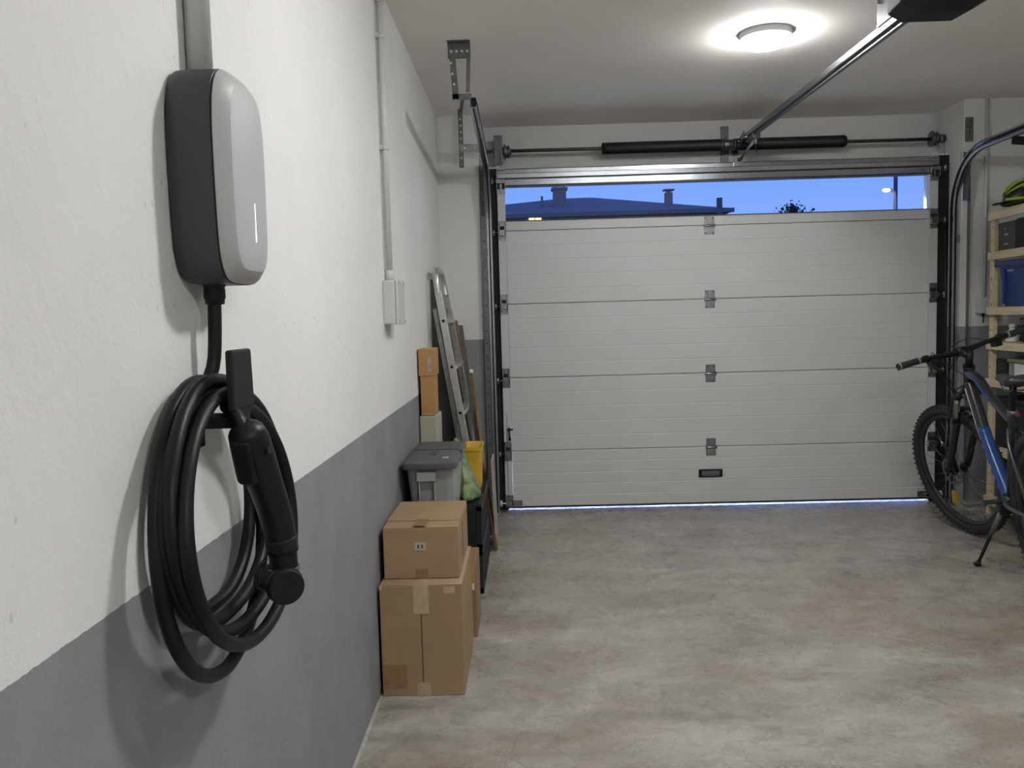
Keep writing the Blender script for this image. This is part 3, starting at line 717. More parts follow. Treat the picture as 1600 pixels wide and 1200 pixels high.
MB().box(-.52, -.32, 3.725, 3.731, .7475, .7495).build('lid_fold', seam_m, tb)
MB().box(-.37, -.345, 3.50, 3.52, .7480, .7492).build('lid_mark', label_w, tb)
lg = MB()
for i in range(3): lg.box(-.445+i*.003, -.405+i*.003, 3.58+i*.035, 3.60+i*.035, .7470, .7488)
lg.each('lid_emboss', mat('lid_emboss', (.06, .065, .07), .5), tb)
MB().hexa([(-.325, 3.70, .70), (-.306, 3.70, .70), (-.306, 3.76, .70), (-.325, 3.76, .70)], [(-.318, 3.70, .752), (-.300, 3.70, .748), (-.300, 3.76, .748), (-.318, 3.76, .752)]).build('lid_clip', lid_m, tb, bevel=.002)
# black crates
def crate(z0, z1, label):
    root = thing('crate', label, 'crate', 'black crates stacked by the left wall')
    x0, x1, y0, y1 = -.530, -.238, 3.955, 4.62
    mb = MB().box(x0, x1, y0, y1, z0, z0+.012)
    for za, zb in ((z0, z0+.030), (z1-.024, z1)):
        mb.box(x0, x1, y0, y0+.010, za, zb).box(x0, x1, y1-.010, y1, za, zb).box(x0, x0+.010, y0+.01, y1-.01, za, zb).box(x1-.010, x1, y0+.01, y1-.01, za, zb)
    for x in (x0, x1-.03):
        for y in (y0, y1-.03): mb.box(x, x+.03, y, y+.03, z0, z1)
    mb.build('crate_frame', crate_m, root, bevel=.002, seg=1)
    MB().box(x0+.03, x1-.03, y0+.003, y0+.007, z0+.03, z1-.02).build('end_panel', crate_m, root)
    lat = MB(); n = 9; L = (y1-y0-.06); hz = z1-z0-.054
    for i in range(n+1):
        ya = y0+.03+L*i/n
        for s_ in (-1, 1):
            yb_ = ya+s_*L/n*1.0
            if y0+.02 <= yb_ <= y1-.02: lat.bar((x1-.005, ya, z0+.03), (x1-.005, yb_, z1-.024), .006, .008, (1, 0, 0))
        lat.box(x1-.009, x1-.002, ya-.003, ya+.003, z0+.03, z1-.024)
    lat.box(x1-.009, x1-.002, y0+.03, y1-.03, (z0+z1)/2-.004, (z0+z1)/2+.004)
    lat.build('side_lattice', crate_m, root)
    pr = MB(); 
    for i in range(3): pr.box(x0+.04+i*.075, x0+.095+i*.075, y0-.003, y0+.001, z1-.060, z1-.034)
    pr.each('grip_slot', seam_m, root)
    return root
crate(0, .214, 'black lattice plastic crate on the floor, lower of the two')
upc = crate(.2155, .430, 'black lattice plastic crate, upper of the two, under the yellow bin')
MB_l = MB().box(-.52, -.25, 3.98, 4.60, .4305, .436)
MB_l.build('crate_lid', crate_m, upc)
# yellow bin
yb = thing('yellow_bin', 'small yellow plastic bin holding sticks, on the black crates', 'plastic bin')
z0 = .437
def ring4(x0, x1, y0, y1, z, r=.012): return rr(x0, x1, y0, y1, z, r, 3)
MB().loft([ring4(-.345, -.262, 4.37, 4.54, z0), ring4(-.352, -.256, 4.345, 4.57, z0+.20), ring4(-.356, -.250, 4.335, 4.58, z0+.205), ring4(-.356, -.250, 4.335, 4.58, z0+.222),
           ring4(-.350, -.256, 4.341, 4.574, z0+.222), ring4(-.348, -.260, 4.349, 4.566, z0+.20), ring4(-.341, -.266, 4.374, 4.536, z0+.006)]).build('bin_shell', yellow_m, yb, autosm=40)
MB().box(-.342, -.275, 4.352, 4.358, z0+.03, z0+.175).build('front_panel', mat('yellow_shade', (.66, .42, .03), .35), yb, bevel=.002)
# green bag
def bag():
    rings = []
    prof = [(0, .035, .10), (.012, .050, .13), (.05, .058, .14), (.10, .052, .12), (.16, .038, .095), (.22, .027, .075), (.27, .018, .055), (.30, .008, .03)]
    rnd = random.Random(3); ph = [rnd.uniform(0, 6.28) for _ in range(6)]
    for z, ax, ay in prof:
        ring = []
        for k in range(40):
            a = 2*PI*k/40
            w_ = 1+.09*math.sin(3*a+ph[0]+z*20)+.07*math.sin(7*a+ph[1]-z*35)+.04*math.sin(13*a+ph[2]+z*60)
            ring.append((-.300-.25*z+ax*w_*math.cos(a), 4.13+.25*z+ay*w_*math.sin(a), .4375+z))
        rings.append(ring)
    return MB().loft(rings)
o = bag().build('plastic_bag', bag_m); tag(o, 'crumpled translucent green plastic bag on the black crate', 'plastic bag')
sub = o.modifiers.new('s', 'SUBSURF'); sub.levels = 1; sub.render_levels = 1

# stepladder
ld = thing('stepladder', 'folded aluminium stepladder leaning on the left wall', 'stepladder')
def lx(z, o_=0): return -.262-.151*z+o_
def rail_(y, o_, top, m=alu, w_=.055, th=.022, name='rail'):
    MB().hexa([(lx(0, o_)-th/2, y-w_/2, .0), (lx(0, o_)+th/2, y-w_/2, .0), (lx(0, o_)+th/2, y+w_/2, .0), (lx(0, o_)-th/2, y+w_/2, .0)],
              [(lx(top, o_)-th/2, y-w_/2, top), (lx(top, o_)+th/2, y-w_/2, top), (lx(top, o_)+th/2, y+w_/2, top), (lx(top, o_)-th/2, y+w_/2, top)]).build(name, m, ld, bevel=.004)
Y1, Y2, TZ = 4.68, 5.10, 1.50
def y2(z): return 5.36-.17*z
def rail2(o_, top, m, w_, th, name, y0, y1, z0=0):
    MB().hexa([(lx(z0, o_)-th/2, y0-w_/2, z0), (lx(z0, o_)+th/2, y0-w_/2, z0), (lx(z0, o_)+th/2, y0+w_/2, z0), (lx(z0, o_)-th/2, y0+w_/2, z0)],
              [(lx(top, o_)-th/2, y1-w_/2, top), (lx(top, o_)+th/2, y1-w_/2, top), (lx(top, o_)+th/2, y1+w_/2, top), (lx(top, o_)-th/2, y1+w_/2, top)]).build(name, m, ld, bevel=.004)
rail2(0, TZ, alu, .03, .040, 'rail', Y1, Y1); rail2(0, TZ, alu, .03, .040, 'rail', y2(0), y2(TZ))
rail2(-.045, 1.40, alu_d, .022, .022, 'rear_leg', Y1+.06, Y1+.06); rail2(-.045, 1.40, alu_d, .022, .022, 'rear_leg', y2(0)-.04, y2(1.4)-.04)
hoop = catmull([(lx(TZ-.02), Y1, TZ-.02), (lx(TZ+.05), Y1+.002, TZ+.05), (lx(TZ+.095), Y1+.03, TZ+.098), (lx(TZ+.115), Y1+.09, TZ+.118), (lx(TZ+.115), Y2-.09, TZ+.118), (lx(TZ+.095), Y2-.03, TZ+.098), (lx(TZ+.05), Y2-.002, TZ+.05), (lx(TZ-.02), Y2, TZ-.02)], 6)
MB().tube(hoop, .0185, 12).build('top_hoop', alu, ld)
for z in (.30, .56, .82, 1.08, 1.34):
    MB().hexa([(lx(z)-.018, Y1+.014, z-.024), (lx(z)+.030, Y1+.014, z-.024), (lx(z)+.030, y2(z)-.012, z-.024), (lx(z)-.018, y2(z)-.012, z-.024)],
              [(lx(z)-.018, Y1+.014, z), (lx(z)+.030, Y1+.014, z), (lx(z)+.030, y2(z)-.012, z), (lx(z)-.018, y2(z)-.012, z)]).build('tread', alu, ld, bevel=.003)
for z in (.56, .82, 1.08, 1.34): MB().cyl((lx(z-.01), Y1-.0155, z-.011), (lx(z-.01), Y1-.019, z-.011), .009, n=10).build('rivet', black, ld)
for yy in (Y1, y2(0)): MB().box(lx(0)-.025, lx(0)+.025, yy-.02, yy+.02, 0, .03).each('rubber_foot', rubber, ld, bevel=.003)
def lean(name, label, cat, m, xb, zb, xt, zt, y0, y1, th, bevel=.002):
    o = MB().hexa([(xb-th, y0, zb), (xb, y0, zb), (xb, y1, zb), (xb-th, y1, zb)], [(xt-th, y0, zt), (xt, y0, zt), (xt, y1, zt), (xt-th, y1, zt)]).build(name, m, bevel=bevel)
    return tag(o, label, cat)
o = MB().hexa([(-.548, 4.84, 0), (-.335, 4.84, 0), (-.335, 4.865, 0), (-.548, 4.865, 0)], [(-.548, 4.84, 1.57), (-.524, 4.84, 1.57), (-.524, 4.865, 1.57), (-.548, 4.865, 1.57)]).build('dark_wedge', dark_wedge, bevel=.003)  # dark wedge filling the dark area between ladder and wall
tag(o, 'tall tapering dark wedge standing against the wall behind the stepladder', 'board')
lean('grey_board', 'dark grey board standing between the stepladder and a wooden plank', 'board', grey_board, -.238, 0, -.386, 1.30, 5.05, 5.09, .024)
lean('wooden_plank', 'long brown wooden plank leaning behind the stepladder', 'plank', wood_b, -.262, 0, -.452, 1.33, 5.43, 5.51, .030)
o = thing('broom_handle', 'brown wooden stick with a white tip, standing behind the crates', 'stick')
MB().cyl((-.205, 4.69, .012), (-.350, 5.16, 1.00), .011, n=10).build('stick', wood_b, o)
MB().sphere((-.351, 5.163, 1.01), .017, 12).build('tip', label_w, o)
lean('pale_board', 'thin pale board standing beside the black crates', 'board', pinkb, -.200, 0, -.214, .52, 4.72, 4.98, .010)
# beige carton and long box
o = MB().box(-.548, -.462, 4.16, 4.40, .437, .852).build('beige_carton', beige, bevel=.004); tag(o, 'beige carton standing on the crate behind the grey tub', 'carton')
lb_ = thing('long_box', 'upright orange-brown cardboard box with overlapping cap, against the left wall', 'cardboard box')
MB().box(-.540, -.470, 4.17, 4.34, .854, 1.08).build('carton_body', card_o, lb_, bevel=.003)
MB().box(-.546, -.464, 4.162, 4.348, 1.055, 1.192).build('carton_cap', card_o, lb_, bevel=.003)
MB().box(-.500, -.480, 4.1605, 4.1618, 1.075, 1.15).build('label', mat('printed_label', (.40, .33, .28), .6, noise=.4, nscale=120), lb_)

# ------------------------------------------------------------------ shelving on the right
sh = thing('shelving_unit', 'pale pine shelving unit against the right wall', 'shelving')
SA = Vector((2.935, 5.34, 0)); SB = Vector((2.835, 4.00, 0)); dS = (SB-SA).normalized(); nS = Vector((-dS.y, dS.x, 0))  # nS points into the unit (+x)
if nS.x < 0: nS = -nS
def sp(u, v, z): p = SA+dS*u+nS*v; return (p.x, p.y, z)
def sbox(mb, u0, u1, v0, v1, z0, z1):
    return mb.hexa([sp(u0, v0, z0), sp(u0, v1, z0), sp(u1, v1, z0), sp(u1, v0, z0)], [sp(u0, v0, z1), sp(u0, v1, z1), sp(u1, v1, z1), sp(u1, v0, z1)])
LEN = 1.34
SD = .40
for u in (0, LEN-.045):
    for v in (0, SD-.03):
        sbox(MB(), u, u+.045, v, v+.03, 0, 1.915).build('post', wood_p, sh, bevel=.002)
hl = MB()
for i in range(20): hl.cyl(sp(.022, -.0006, .3+i*.08), sp(.022, .001, .3+i*.08), .005, n=8)
tag(hl.build('post_hole', card_dk, sh), kind='stuff')
ZS = [1.915, 1.665, 1.322, 1.105, .872, .45, .12]
for z in ZS:
    sbox(MB(), 0.002, LEN-.002, -.019, 0, z-.055 if z > 1.9 else z-.048, z).build('front_beam', wood_p, sh, bevel=.002)
    sbox(MB(), 0.046, LEN-.047, SD, SD+.018, z-.048, z).build('back_beam', wood_p, sh, bevel=.002)
    for k in range(4):
        v0 = .003+k*.0985
        if v0 < .04: sbox(MB(), .047, LEN-.047, v0, v0+.094, z-.017, z-.001).build('shelf_board', wood_p, sh, bevel=.001)
        else: sbox(MB(), .047, LEN-.047, v0, v0+.094, z-.017, z-.001).build('shelf_board', wood_p, sh, bevel=.001)
def sthing(name, label, cat, m, u0, u1, v0, v1, z0, z1, bevel=.004):
    t = thing(name, label, cat)
    sbox(MB(), u0, u1, v0, v1, z0, z1).build('body', m, t, bevel=bevel); return t
# shelf 2: dark boxes
gbx = mat('charcoal_box', (.055, .056, .06), .5)
t = sthing('storage_box', 'small charcoal box with pale labels on the second shelf, nearest the corner', 'box', gbx, .055, .26, .02, .26, 1.666, 1.835)
lbm = MB()
for z, w_ in ((1.795, .02), (1.757, .05), (1.70, .05)): sbox(lbm, .13, .13+w_, .0188, .0202, z, z+.010)
lbm.each('label', label_m, t)
sbox(MB(), .053, .262, .018, .262, 1.80, 1.838).build('lid', gbx, t, bevel=.003)
t = sthing('black_speaker', 'black box with a round emblem on the second shelf', 'box', black, .275, .46, .02, .24, 1.666, 1.845)
MB().cyl(sp(.385, .019, 1.79), sp(.385, .0215, 1.79), .022, n=20).build('emblem', mat('dim_silver', (.12, .12, .12), .4, .5), t)
t = thing('orange_bottle', 'orange bottle with a pink cap on the second shelf', 'bottle')
c_ = sp(.52, .07, 0); MB().lathe([(.03, 1.666), (.034, 1.675), (.034, 1.82), (.028, 1.84)], (c_[0], c_[1], 0), 'z', 20).build('bottle_body', mat('orange_plastic', (.45, .22, .05), .4), t)
MB().lathe([(.028, 1.84), (.036, 1.845), (.036, 1.868), (.028, 1.874)], (c_[0], c_[1], 0), 'z', 20).build('cap', mat('pink_plastic', (.55, .38, .45), .4), t)
# blue bin
blue = mat('blue_tub_plastic', (.012, .045, .20), .38)
bt = thing('storage_tub', 'blue plastic storage tub with lid on the third shelf', 'storage tub')
def srr(u0, u1, v0, v1, z, r=.025):
    return [sp(p[0], p[1], z) for p in rr(u0, u1, v0, v1, 0, r, 4)]
MB().loft([srr(.085, .58, .045, .345, 1.323), srr(.062, .60, .022, .375, 1.57)]).build('tub_body', blue, bt, autosm=40)
MB().loft([srr(.045, .62, .002, .395, 1.566), srr(.040, .625, -.003, .40, 1.574), srr(.042, .622, .0, .395, 1.596), srr(.06, .61, .01, .385, 1.602)]).build('tub_lid', blue, bt, autosm=50)
sbox(sbox(sbox(MB(), .13, .15, .012, .03, 1.34, 1.555), .40, .42, .012, .03, 1.34, 1.555), .12, .43, .008, .026, 1.553, 1.566).build('rib', blue, bt, bevel=.002)
sbox(MB(), .175, .245, .018, .0235, 1.535, 1.549).build('label', mat('dim_label', (.30, .33, .40), .5), bt)
t = thing('light_blue_bottle', 'light blue bottle at the edge of the third shelf, in front of the blue tub', 'bottle')
c_ = sp(.60, -.02, 0); c_ = (c_[0], c_[1]-.0, 0)
c_ = sp(.66, .06, 0); MB().lathe([(.035, 1.323), (.040, 1.33), (.040, 1.46), (.022, 1.485), (.022, 1.50), (.026, 1.502), (.026, 1.525), (.02, 1.53)], (c_[0], c_[1], 0), 'z', 20).build('bottle_body', mat('light_blue_plastic', (.30, .45, .55), .4), t)
# shelf 4
bgm = mat('black_bag_fabric', (.010, .010, .011), .8, bump=.6, bscale=60)
t = thing('black_bag', 'soft black bag on the fourth shelf behind the handlebar', 'bag')
MB().loft([srr(.285, .685, .045, .315, 1.1065, .06), srr(.265, .705, .025, .335, 1.14, .08), srr(.270, .700, .03, .33, 1.20, .08), srr(.30, .67, .055, .31, 1.245, .08), srr(.36, .61, .09, .27, 1.265, .06)]).build('bag_body', bgm, t)
MB().tube([sp(.30+.024*k, .04, 1.245+.016*math.sin(PI*k/15)) for k in range(16)], .004, 6).build('zip', black, t)
t = thing('white_bottle', 'white bottle lying by the black bag on the fourth shelf', 'bottle')
c_ = sp(.17, .06, 0); MB().lathe([(.033, 1.106), (.038, 1.112), (.038, 1.15), (.016, 1.185), (.016, 1.195), (.020, 1.196), (.020, 1.212), (.014, 1.215)], (c_[0], c_[1], 0), 'z', 20).build('bottle_body', label_w, t)
# shelf 5
t = sthing('storage_box', 'small black box with faint print on the fifth shelf', 'box', black, .055, .20, .02, .20, .873, 1.00)
lbm = MB()
for z in (.965, .94, .90): sbox(lbm, .10, .16, .0186, .0204, z, z+.006)
lbm.each('print', mat('faint_print', (.07, .07, .07), .5), t)
t = sthing('food_tub', 'pale container with a green lid on the fifth shelf, behind the saddle', 'storage tub', mat('pale_tub', (.24, .25, .22), .5, noise=.2, nscale=40), .215, .50, .02, .25, .873, .985)
sbox(MB(), .21, .505, .01, .26, .985, 1.008).build('lid', mat('green_lid', (.17, .22, .09), .45), t, bevel=.004)
sbox(MB(), .30, .42, .012, .0195, .88, .98).build('label', label_w, t)
# shelf 6 + floor shelf
t = sthing('black_tub', 'black plastic tub on the lower shelf behind the bicycle frame', 'storage tub', black, .06, .60, .02, .37, .451, .74)
sbox(MB(), .05, .61, .01, .38, .74, .765).build('lid', black, t, bevel=.005)
gbag = mat('grey_fabric', (.12, .12, .115), .8, bump=.4, bscale=80)
t = sthing('black_crate_low', 'black box on the bottom shelf behind the bicycle', 'storage tub', blackm, .08, .62, .03, .37, .121, .36)
# helmet
hm_ = thing('bicycle_helmet', 'black and lime green bicycle helmet on the top shelf', 'helmet')
HC = Vector(sp(.27, .100, 1.925)); HC = Vector((HC.x+.0, HC.y, HC.z))
def hpt(a, e, k=1.0):   # shell point: a = azimuth, e = elevation; long axis along y
    x = .106*k*math.cos(e)*math.cos(a); y = .150*k*math.cos(e)*math.sin(a); z = .138*k*math.sin(e)
    return Vector((x, y, z+.012))
hrot = Matrix.Rotation(math.radians(80), 3, 'Z')
def H_(p): return HC+hrot @ p
rings = []
for i in range(0, 10):
    e_ = -.06+i*(PI/2-.0)/9.3
    rings.append([H_(hpt(2*PI*k/32, e_)) for k in range(32)])
MB().loft(rings).build('helmet_shell', mat('helmet_black', (.012, .012, .013), .35), hm_)
lime = mat('lime_green', (.22, .33, .02), .35)
for off in (-1.0, -.5, .5, 1.0):
    rb_ = MB(); pts_ = []
    for k in range(15):
        s_ = -1+2*k/14; yy = s_*.140; xx = off*.078*math.sqrt(max(0, 1-(s_*.92)**2)); zz = .141*math.sqrt(max(0.0, 1-(yy/.154)**2-(xx/.110)**2))
        pts_.append(H_(Vector((xx*1.03, yy*1.02, zz*1.02+.016))))
    rb_.tube(pts_, [.004+.0085*math.sin(PI*(k+.6)/15.2) for k in range(15)], 8)
    rb_.build('rib', lime, hm_)
MB().tube([H_(hpt(2*PI*k/36, -.02, 1.02)) for k in range(36)], .009, 8, closed=True).build('rim', black, hm_)
MB().tube([H_(hpt(PI*.60+k*.12, .12, 1.035)) for k in range(9)], .010, 8).build('side_trim', lime, hm_)
vz = MB(); 
for_pts = [H_(hpt(PI/2-.75+k*.1875, .02, 1.0)) for k in range(9)]; out_pts = [H_(hpt(PI/2-.6+k*.15, 0, 1.0)+Vector((0, .055, -.004))) for k in range(9)]
vs_ = [p for p in for_pts]+[p for p in out_pts]+[p+Vector((0, 0, .006)) for p in for_pts]+[p+Vector((0, 0, .006)) for p in out_pts]
fs_ = []
for k in range(8): fs_ += [(k, k+1, 10+k, 9+k), (18+k, 27+k, 28+k, 19+k), (9+k, 10+k, 28+k, 27+k)]
vz.add(vs_, fs_, True).build('visor', black, hm_)

# ------------------------------------------------------------------ bicycle
bk = tag(empty('bicycle'), 'black mountain bike with blue frame panels, leaning on its kickstand', 'bicycle')
HEAD = math.radians(10.5); LEANA = math.radians(6.0); BS = 1.05
Fw = Vector((math.sin(HEAD), math.cos(HEAD), 0)); Lf = Vector((-math.cos(HEAD), math.sin(HEAD), 0)); Up = Vector((0, 0, 1))
L2 = Lf*math.cos(LEANA) - Up*math.sin(LEANA); U2 = Up*math.cos(LEANA)+Lf*math.sin(LEANA)
BM = Matrix(((Fw.x, L2.x, U2.x, 2.548), (Fw.y, L2.y, U2.y, 4.812), (Fw.z, L2.z, U2.z, 0.006), (0, 0, 0, 1)))
bk.matrix_world = BM @ Matrix.Scale(BS, 4)
WR = .37
ax = Vector((-.375, 0, .927)).normalized(); pp = Vector((.927, 0, .375)).normalized()
FA = Vector((0, 0, WR)); CR = FA - pp*.044 + ax*.515
BB = Vector((-.690, 0, .345)); RA = Vector((-1.115, 0, WR))
HTB = CR+ax*.012; HTT = CR+ax*.125; ST = Vector((-.805, 0, .735))
frame_m = mat('bike_black', (.014, .015, .017), .32, coat=.4)
blue_m = mat('bike_blue', (.006, .048, .21), .3, coat=.4)
chrome = mat('fork_chrome', (.30, .29, .26), .25, .95)
fk = mat('fork_black', (.012, .012, .013), .4)
STEER = Matrix.Translation(CR) @ Matrix.Rotation(math.radians(21), 4, ax) @ Matrix.Translation(-CR)
def fbuild(mb, name, m, parent=bk, steer=False, each=False, **k): return (mb.each if each else mb.build)(name, m, parent, xf=STEER if steer else None, **k)
# frame
fr = MB()
fr.cyl(HTB, HTT, .026, n=20).sphere(BB, .001)
fr.cyl(BB+Vector((0, -.037, 0)), BB+Vector((0, .037, 0)), .024, n=20)
dt = catmull([HTB+ax*.03+Vector((-.02, 0, 0)), HTB+Vector((-.10, 0, -.075)), (HTB+BB)/2+Vector((.01, 0, .0)), BB+Vector((.05, 0, .05)), BB], 10)
fr.tube(dt, [.0255+.003*math.sin(PI*i/(len(dt)-1)) for i in range(len(dt))], 18)
tt = catmull([HTT+ax*-.025, HTT+Vector((-.12, 0, -.045)), (HTT+ST)/2+Vector((-.02, 0, -.018)), ST], 8)
fr.tube(tt, [.026-.008*i/(len(tt)-1) for i in range(len(tt))], 16)
fr.tube([BB, ST, ST+Vector((-.012, 0, .05))], .0175, 16)
for s_ in (-1, 1):
    fr.tube(catmull([BB+Vector((-.01, s_*.03, 0)), BB+Vector((-.12, s_*.055, .0)), RA+Vector((.05, s_*.068, -.005)), RA+Vector((0, s_*.068, 0))], 6), .0115, 10)
    fr.tube(catmull([ST+Vector((-.005, s_*.02, -.03)), ST+Vector((-.09, s_*.05, -.11)), RA+Vector((.02, s_*.068, .05)), RA+Vector((0, s_*.068, 0))], 6), .009, 10)
fbuild(fr, 'frame', frame_m)
seg = dt[17:35]
fbuild(MB().tube(seg, .0293, 18), 'down_tube_panel', blue_m)
for s_ in (-1, 1):
    fbuild(MB().tube([p+Vector((.010, s_*.0270, .006)) for p in dt[4:38]], .0024, 6), 'down_tube_line', mat('pale_stripe', (.65, .66, .68), .3))  # thin pale line along each side of the down tube
    fbuild(MB().tube([p+Vector((0, s_*(.0235-.0055*i/14), .006)) for i, p in enumerate(tt[3:18])], .0055, 8, flat=1), 'top_tube_stripe', blue_m)
# lettering-like blocks, dark blue on the blue tube
lt_ = MB()
for i in range(6):
    p = seg[3+int(i*2.2)]
    for s_ in (-1, 1):
        lt_.bar(p+Vector((.008, s_*.0285, .010)), p+Vector((-.012, s_*.0285, -.012)), .004, .006, (0, 1, 0))
fbuild(lt_, 'tube_print', mat('navy_print', (.006, .03, .16), .35))
# seat
fbuild(MB().cyl(ST+Vector((-.01, 0, .04)), ST+Vector((-.050, 0, .172)), .0145, n=16), 'seatpost', black)
fbuild(MB().cyl(ST+Vector((-.010, 0, .028)), ST+Vector((-.018, 0, .058)), .022, n=16), 'seat_clamp', zinc_d)
sc_ = ST+Vector((-.050, 0, .190))
srings = []
for x, w_, hz, dz in ((.165, .008, .010, .004), (.155, .020, .018, .004), (.12, .026, .022, .006), (.05, .034, .025, .0), (-.02, .050, .028, -.002), (-.07, .070, .030, .004), (-.11, .072, .028, .012), (-.135, .050, .020, .014), (-.145, .02, .012, .012)):
    srings.append([sc_+Vector((x, w_*math.cos(2*PI*k/20), dz+hz*math.sin(2*PI*k/20)*(1 if math.sin(2*PI*k/20) > 0 else .8))) for k in range(20)])
fbuild(MB().loft(srings), 'saddle', mat('saddle_vinyl', (.022, .022, .024), .32))
rl = MB()
for s_ in (-1, 1): rl.tube(catmull([sc_+Vector((.12, s_*.012, -.012)), sc_+Vector((.05, s_*.022, -.038)), sc_+Vector((-.04, s_*.022, -.038)), sc_+Vector((-.10, s_*.035, -.005))], 5), .0035, 8)
fbuild(rl, 'saddle_rail', zinc_d, each=True)
rf_ = fbuild(MB().box(sc_.x-.035, sc_.x-.022, -.007, .007, .77, .787), 'rear_reflector', mat('red_reflector', (.25, .015, .015), .3, coat=.3), bevel=.002)
# wheels
def wheel(c, steer, rear=False):
    def rot_ring(r, n, y=0): return [c+Vector((r*math.cos(2*PI*k/n), y, r*math.sin(2*PI*k/n))) for k in range(n)]
    tire = MB().tube(rot_ring(WR-.030, 80), .028, 14, closed=True)
    nk = 72
    for k in range(nk):
        a = 2*PI*k/nk
        for yy, rr_, tilt in ((-.022, WR-.010, .5), (.022, WR-.010, -.5), (-.008, WR-.0015, 0), (.008, WR-.0015, 0)):
            aa = a+(PI/nk if abs(yy) < .01 else 0)
            d = Vector((math.cos(aa), 0, math.sin(aa))); t_ = Vector((-math.sin(aa), 0, math.cos(aa)))
            p = c+d*rr_+Vector((0, yy, 0)); nrm_ = (d+Vector((0, -tilt*(-1 if yy < 0 else -1)*0, 0))).normalized()
            nrm_ = (d*1.0+Vector((0, (1 if yy > 0 else -1)*(.7 if abs(yy) > .01 else 0), 0))).normalized()
            tire.bar(p-nrm_*.003, p+nrm_*.0042, .011, .008, t_)
    wo = fbuild(tire, 'rear_wheel_tyre' if rear else 'front_wheel_tyre', rubber, steer=steer)
    rim = MB(); rr1 = []
    rim_prof = [(WR-.052, -.013), (WR-.050, -.0155), (WR-.062, -.0145), (WR-.074, -.008), (WR-.076, 0), (WR-.074, .008), (WR-.062, .0145), (WR-.050, .0155), (WR-.052, .013)]
    n = 64; vs = []; fs = []
    for r_, yy in rim_prof: vs += rot_ring(r_, n, yy)
    m_2 = len(rim_prof)
    for i in range(m_2):
        j = (i+1) % m_2
        for k in range(n):
            l = (k+1) % n; fs.append((i*n+k, i*n+l, j*n+l, j*n+k))
    rim.add(vs, fs, True)
    fbuild(rim, 'rim', mat('black_rim', (.02, .02, .022), .3), wo, steer=steer)
    hub = MB().cyl(c+Vector((0, -.045, 0)), c+Vector((0, .045, 0)), .014, n=16).cyl(c+Vector((0, -.034, 0)), c+Vector((0, -.028, 0)), .028, n=20).cyl(c+Vector((0, .028, 0)), c+Vector((0, .034, 0)), .028, n=20).cyl(c+Vector((0, -.06, 0)), c+Vector((0, .06, 0)), .006, n=10)
    fbuild(hub, 'hub', black, wo, steer=steer)
    NS = 28
    for k in range(NS):
        a = 2*PI*k/NS; b_ = a+(.38 if k % 4 < 2 else -.38); yy = .031 if k % 2 else -.031
        fbuild(MB().cyl(c+Vector((.025*math.cos(b_), yy, .025*math.sin(b_))), c+Vector(((WR-.074)*math.cos(a), 0, (WR-.074)*math.sin(a))), .0013, n=5), 'spoke', shaft_m, wo, steer=steer)
    # disc rotor on the left side
    rot = MB(); 
    vs = rot_ring(.080, 40, .042)+rot_ring(.066, 40, .042)+rot_ring(.080, 40, .044)+rot_ring(.066, 40, .044)
    fs = []
    for k in range(40):
        l = (k+1) % 40; fs += [(k, l, 40+l, 40+k), (80+k, 120+k, 120+l, 80+l), (k, 80+k, 80+l, l), (40+k, 40+l, 120+l, 120+k)]
    rot.add(vs, fs)
    for k in range(6):
        a = 2*PI*k/6; rot.bar(c+Vector((.02*math.cos(a), .043, .02*math.sin(a))), c+Vector((.070*math.cos(a+.4), .043, .070*math.sin(a+.4))), .006, .002, (0, 1, 0))
    fbuild(rot, 'brake_disc', zinc_d, wo, steer=steer)
    return wo
fwh = wheel(FA, True); rwh = wheel(RA, False, True)
a = math.radians(-62); pr_ = FA+Vector((.20*math.cos(a), 0, .20*math.sin(a)))
fbuild(MB().box(pr_.x-.022, pr_.x+.022, -.007, .007, pr_.z-.038, pr_.z+.038, Matrix.Rotation(-.25, 3, 'Y')), 'wheel_reflector', mat('amber_reflector', (.55, .32, .03), .35, coat=.4), fwh, steer=True, bevel=.003)
# fork
fkm = MB(); stn = MB()
for s_ in (-1, 1):
    top = CR+Vector((0, s_*.062, 0))+ax*-.015; bot = FA+Vector((0, s_*.058, 0))
    fl = top+(-ax)*.17
    stn.cyl(top, fl, .016, n=16)
    fkm.tube([fl+ax*.012, fl, fl-ax*.01, bot+ax*.05, bot+pp*.01], [.023, .023, .0205, .018, .017], 14)
    fkm.cyl(top+ax*.022, top-ax*.018, .021, n=16)
fkm.tube(catmull([CR+Vector((0, -.062, 0))-ax*.004, CR+Vector((0, -.03, 0))+ax*.012, CR+ax*.012, CR+Vector((0, .03, 0))+ax*.012, CR+Vector((0, .062, 0))-ax*.004], 5), .022, 14)
br1 = CR-ax*.175
fkm.tube(catmull([br1+Vector((0, -.055, 0)), br1+Vector((.035, -.045, 0))+ax*.045, br1+Vector((.05, 0, 0))+ax*.062, br1+Vector((.035, .045, 0))+ax*.045, br1+Vector((0, .055, 0))], 6), .011, 10)
fbuild(fkm, 'fork', fk, steer=True); fbuild(stn, 'stanchion', chrome, steer=True)
fbuild(MB().box(FA.x-.05, FA.x-.015, .035, .062, FA.z+.015, FA.z+.075), 'brake_caliper', black, steer=True, bevel=.004)
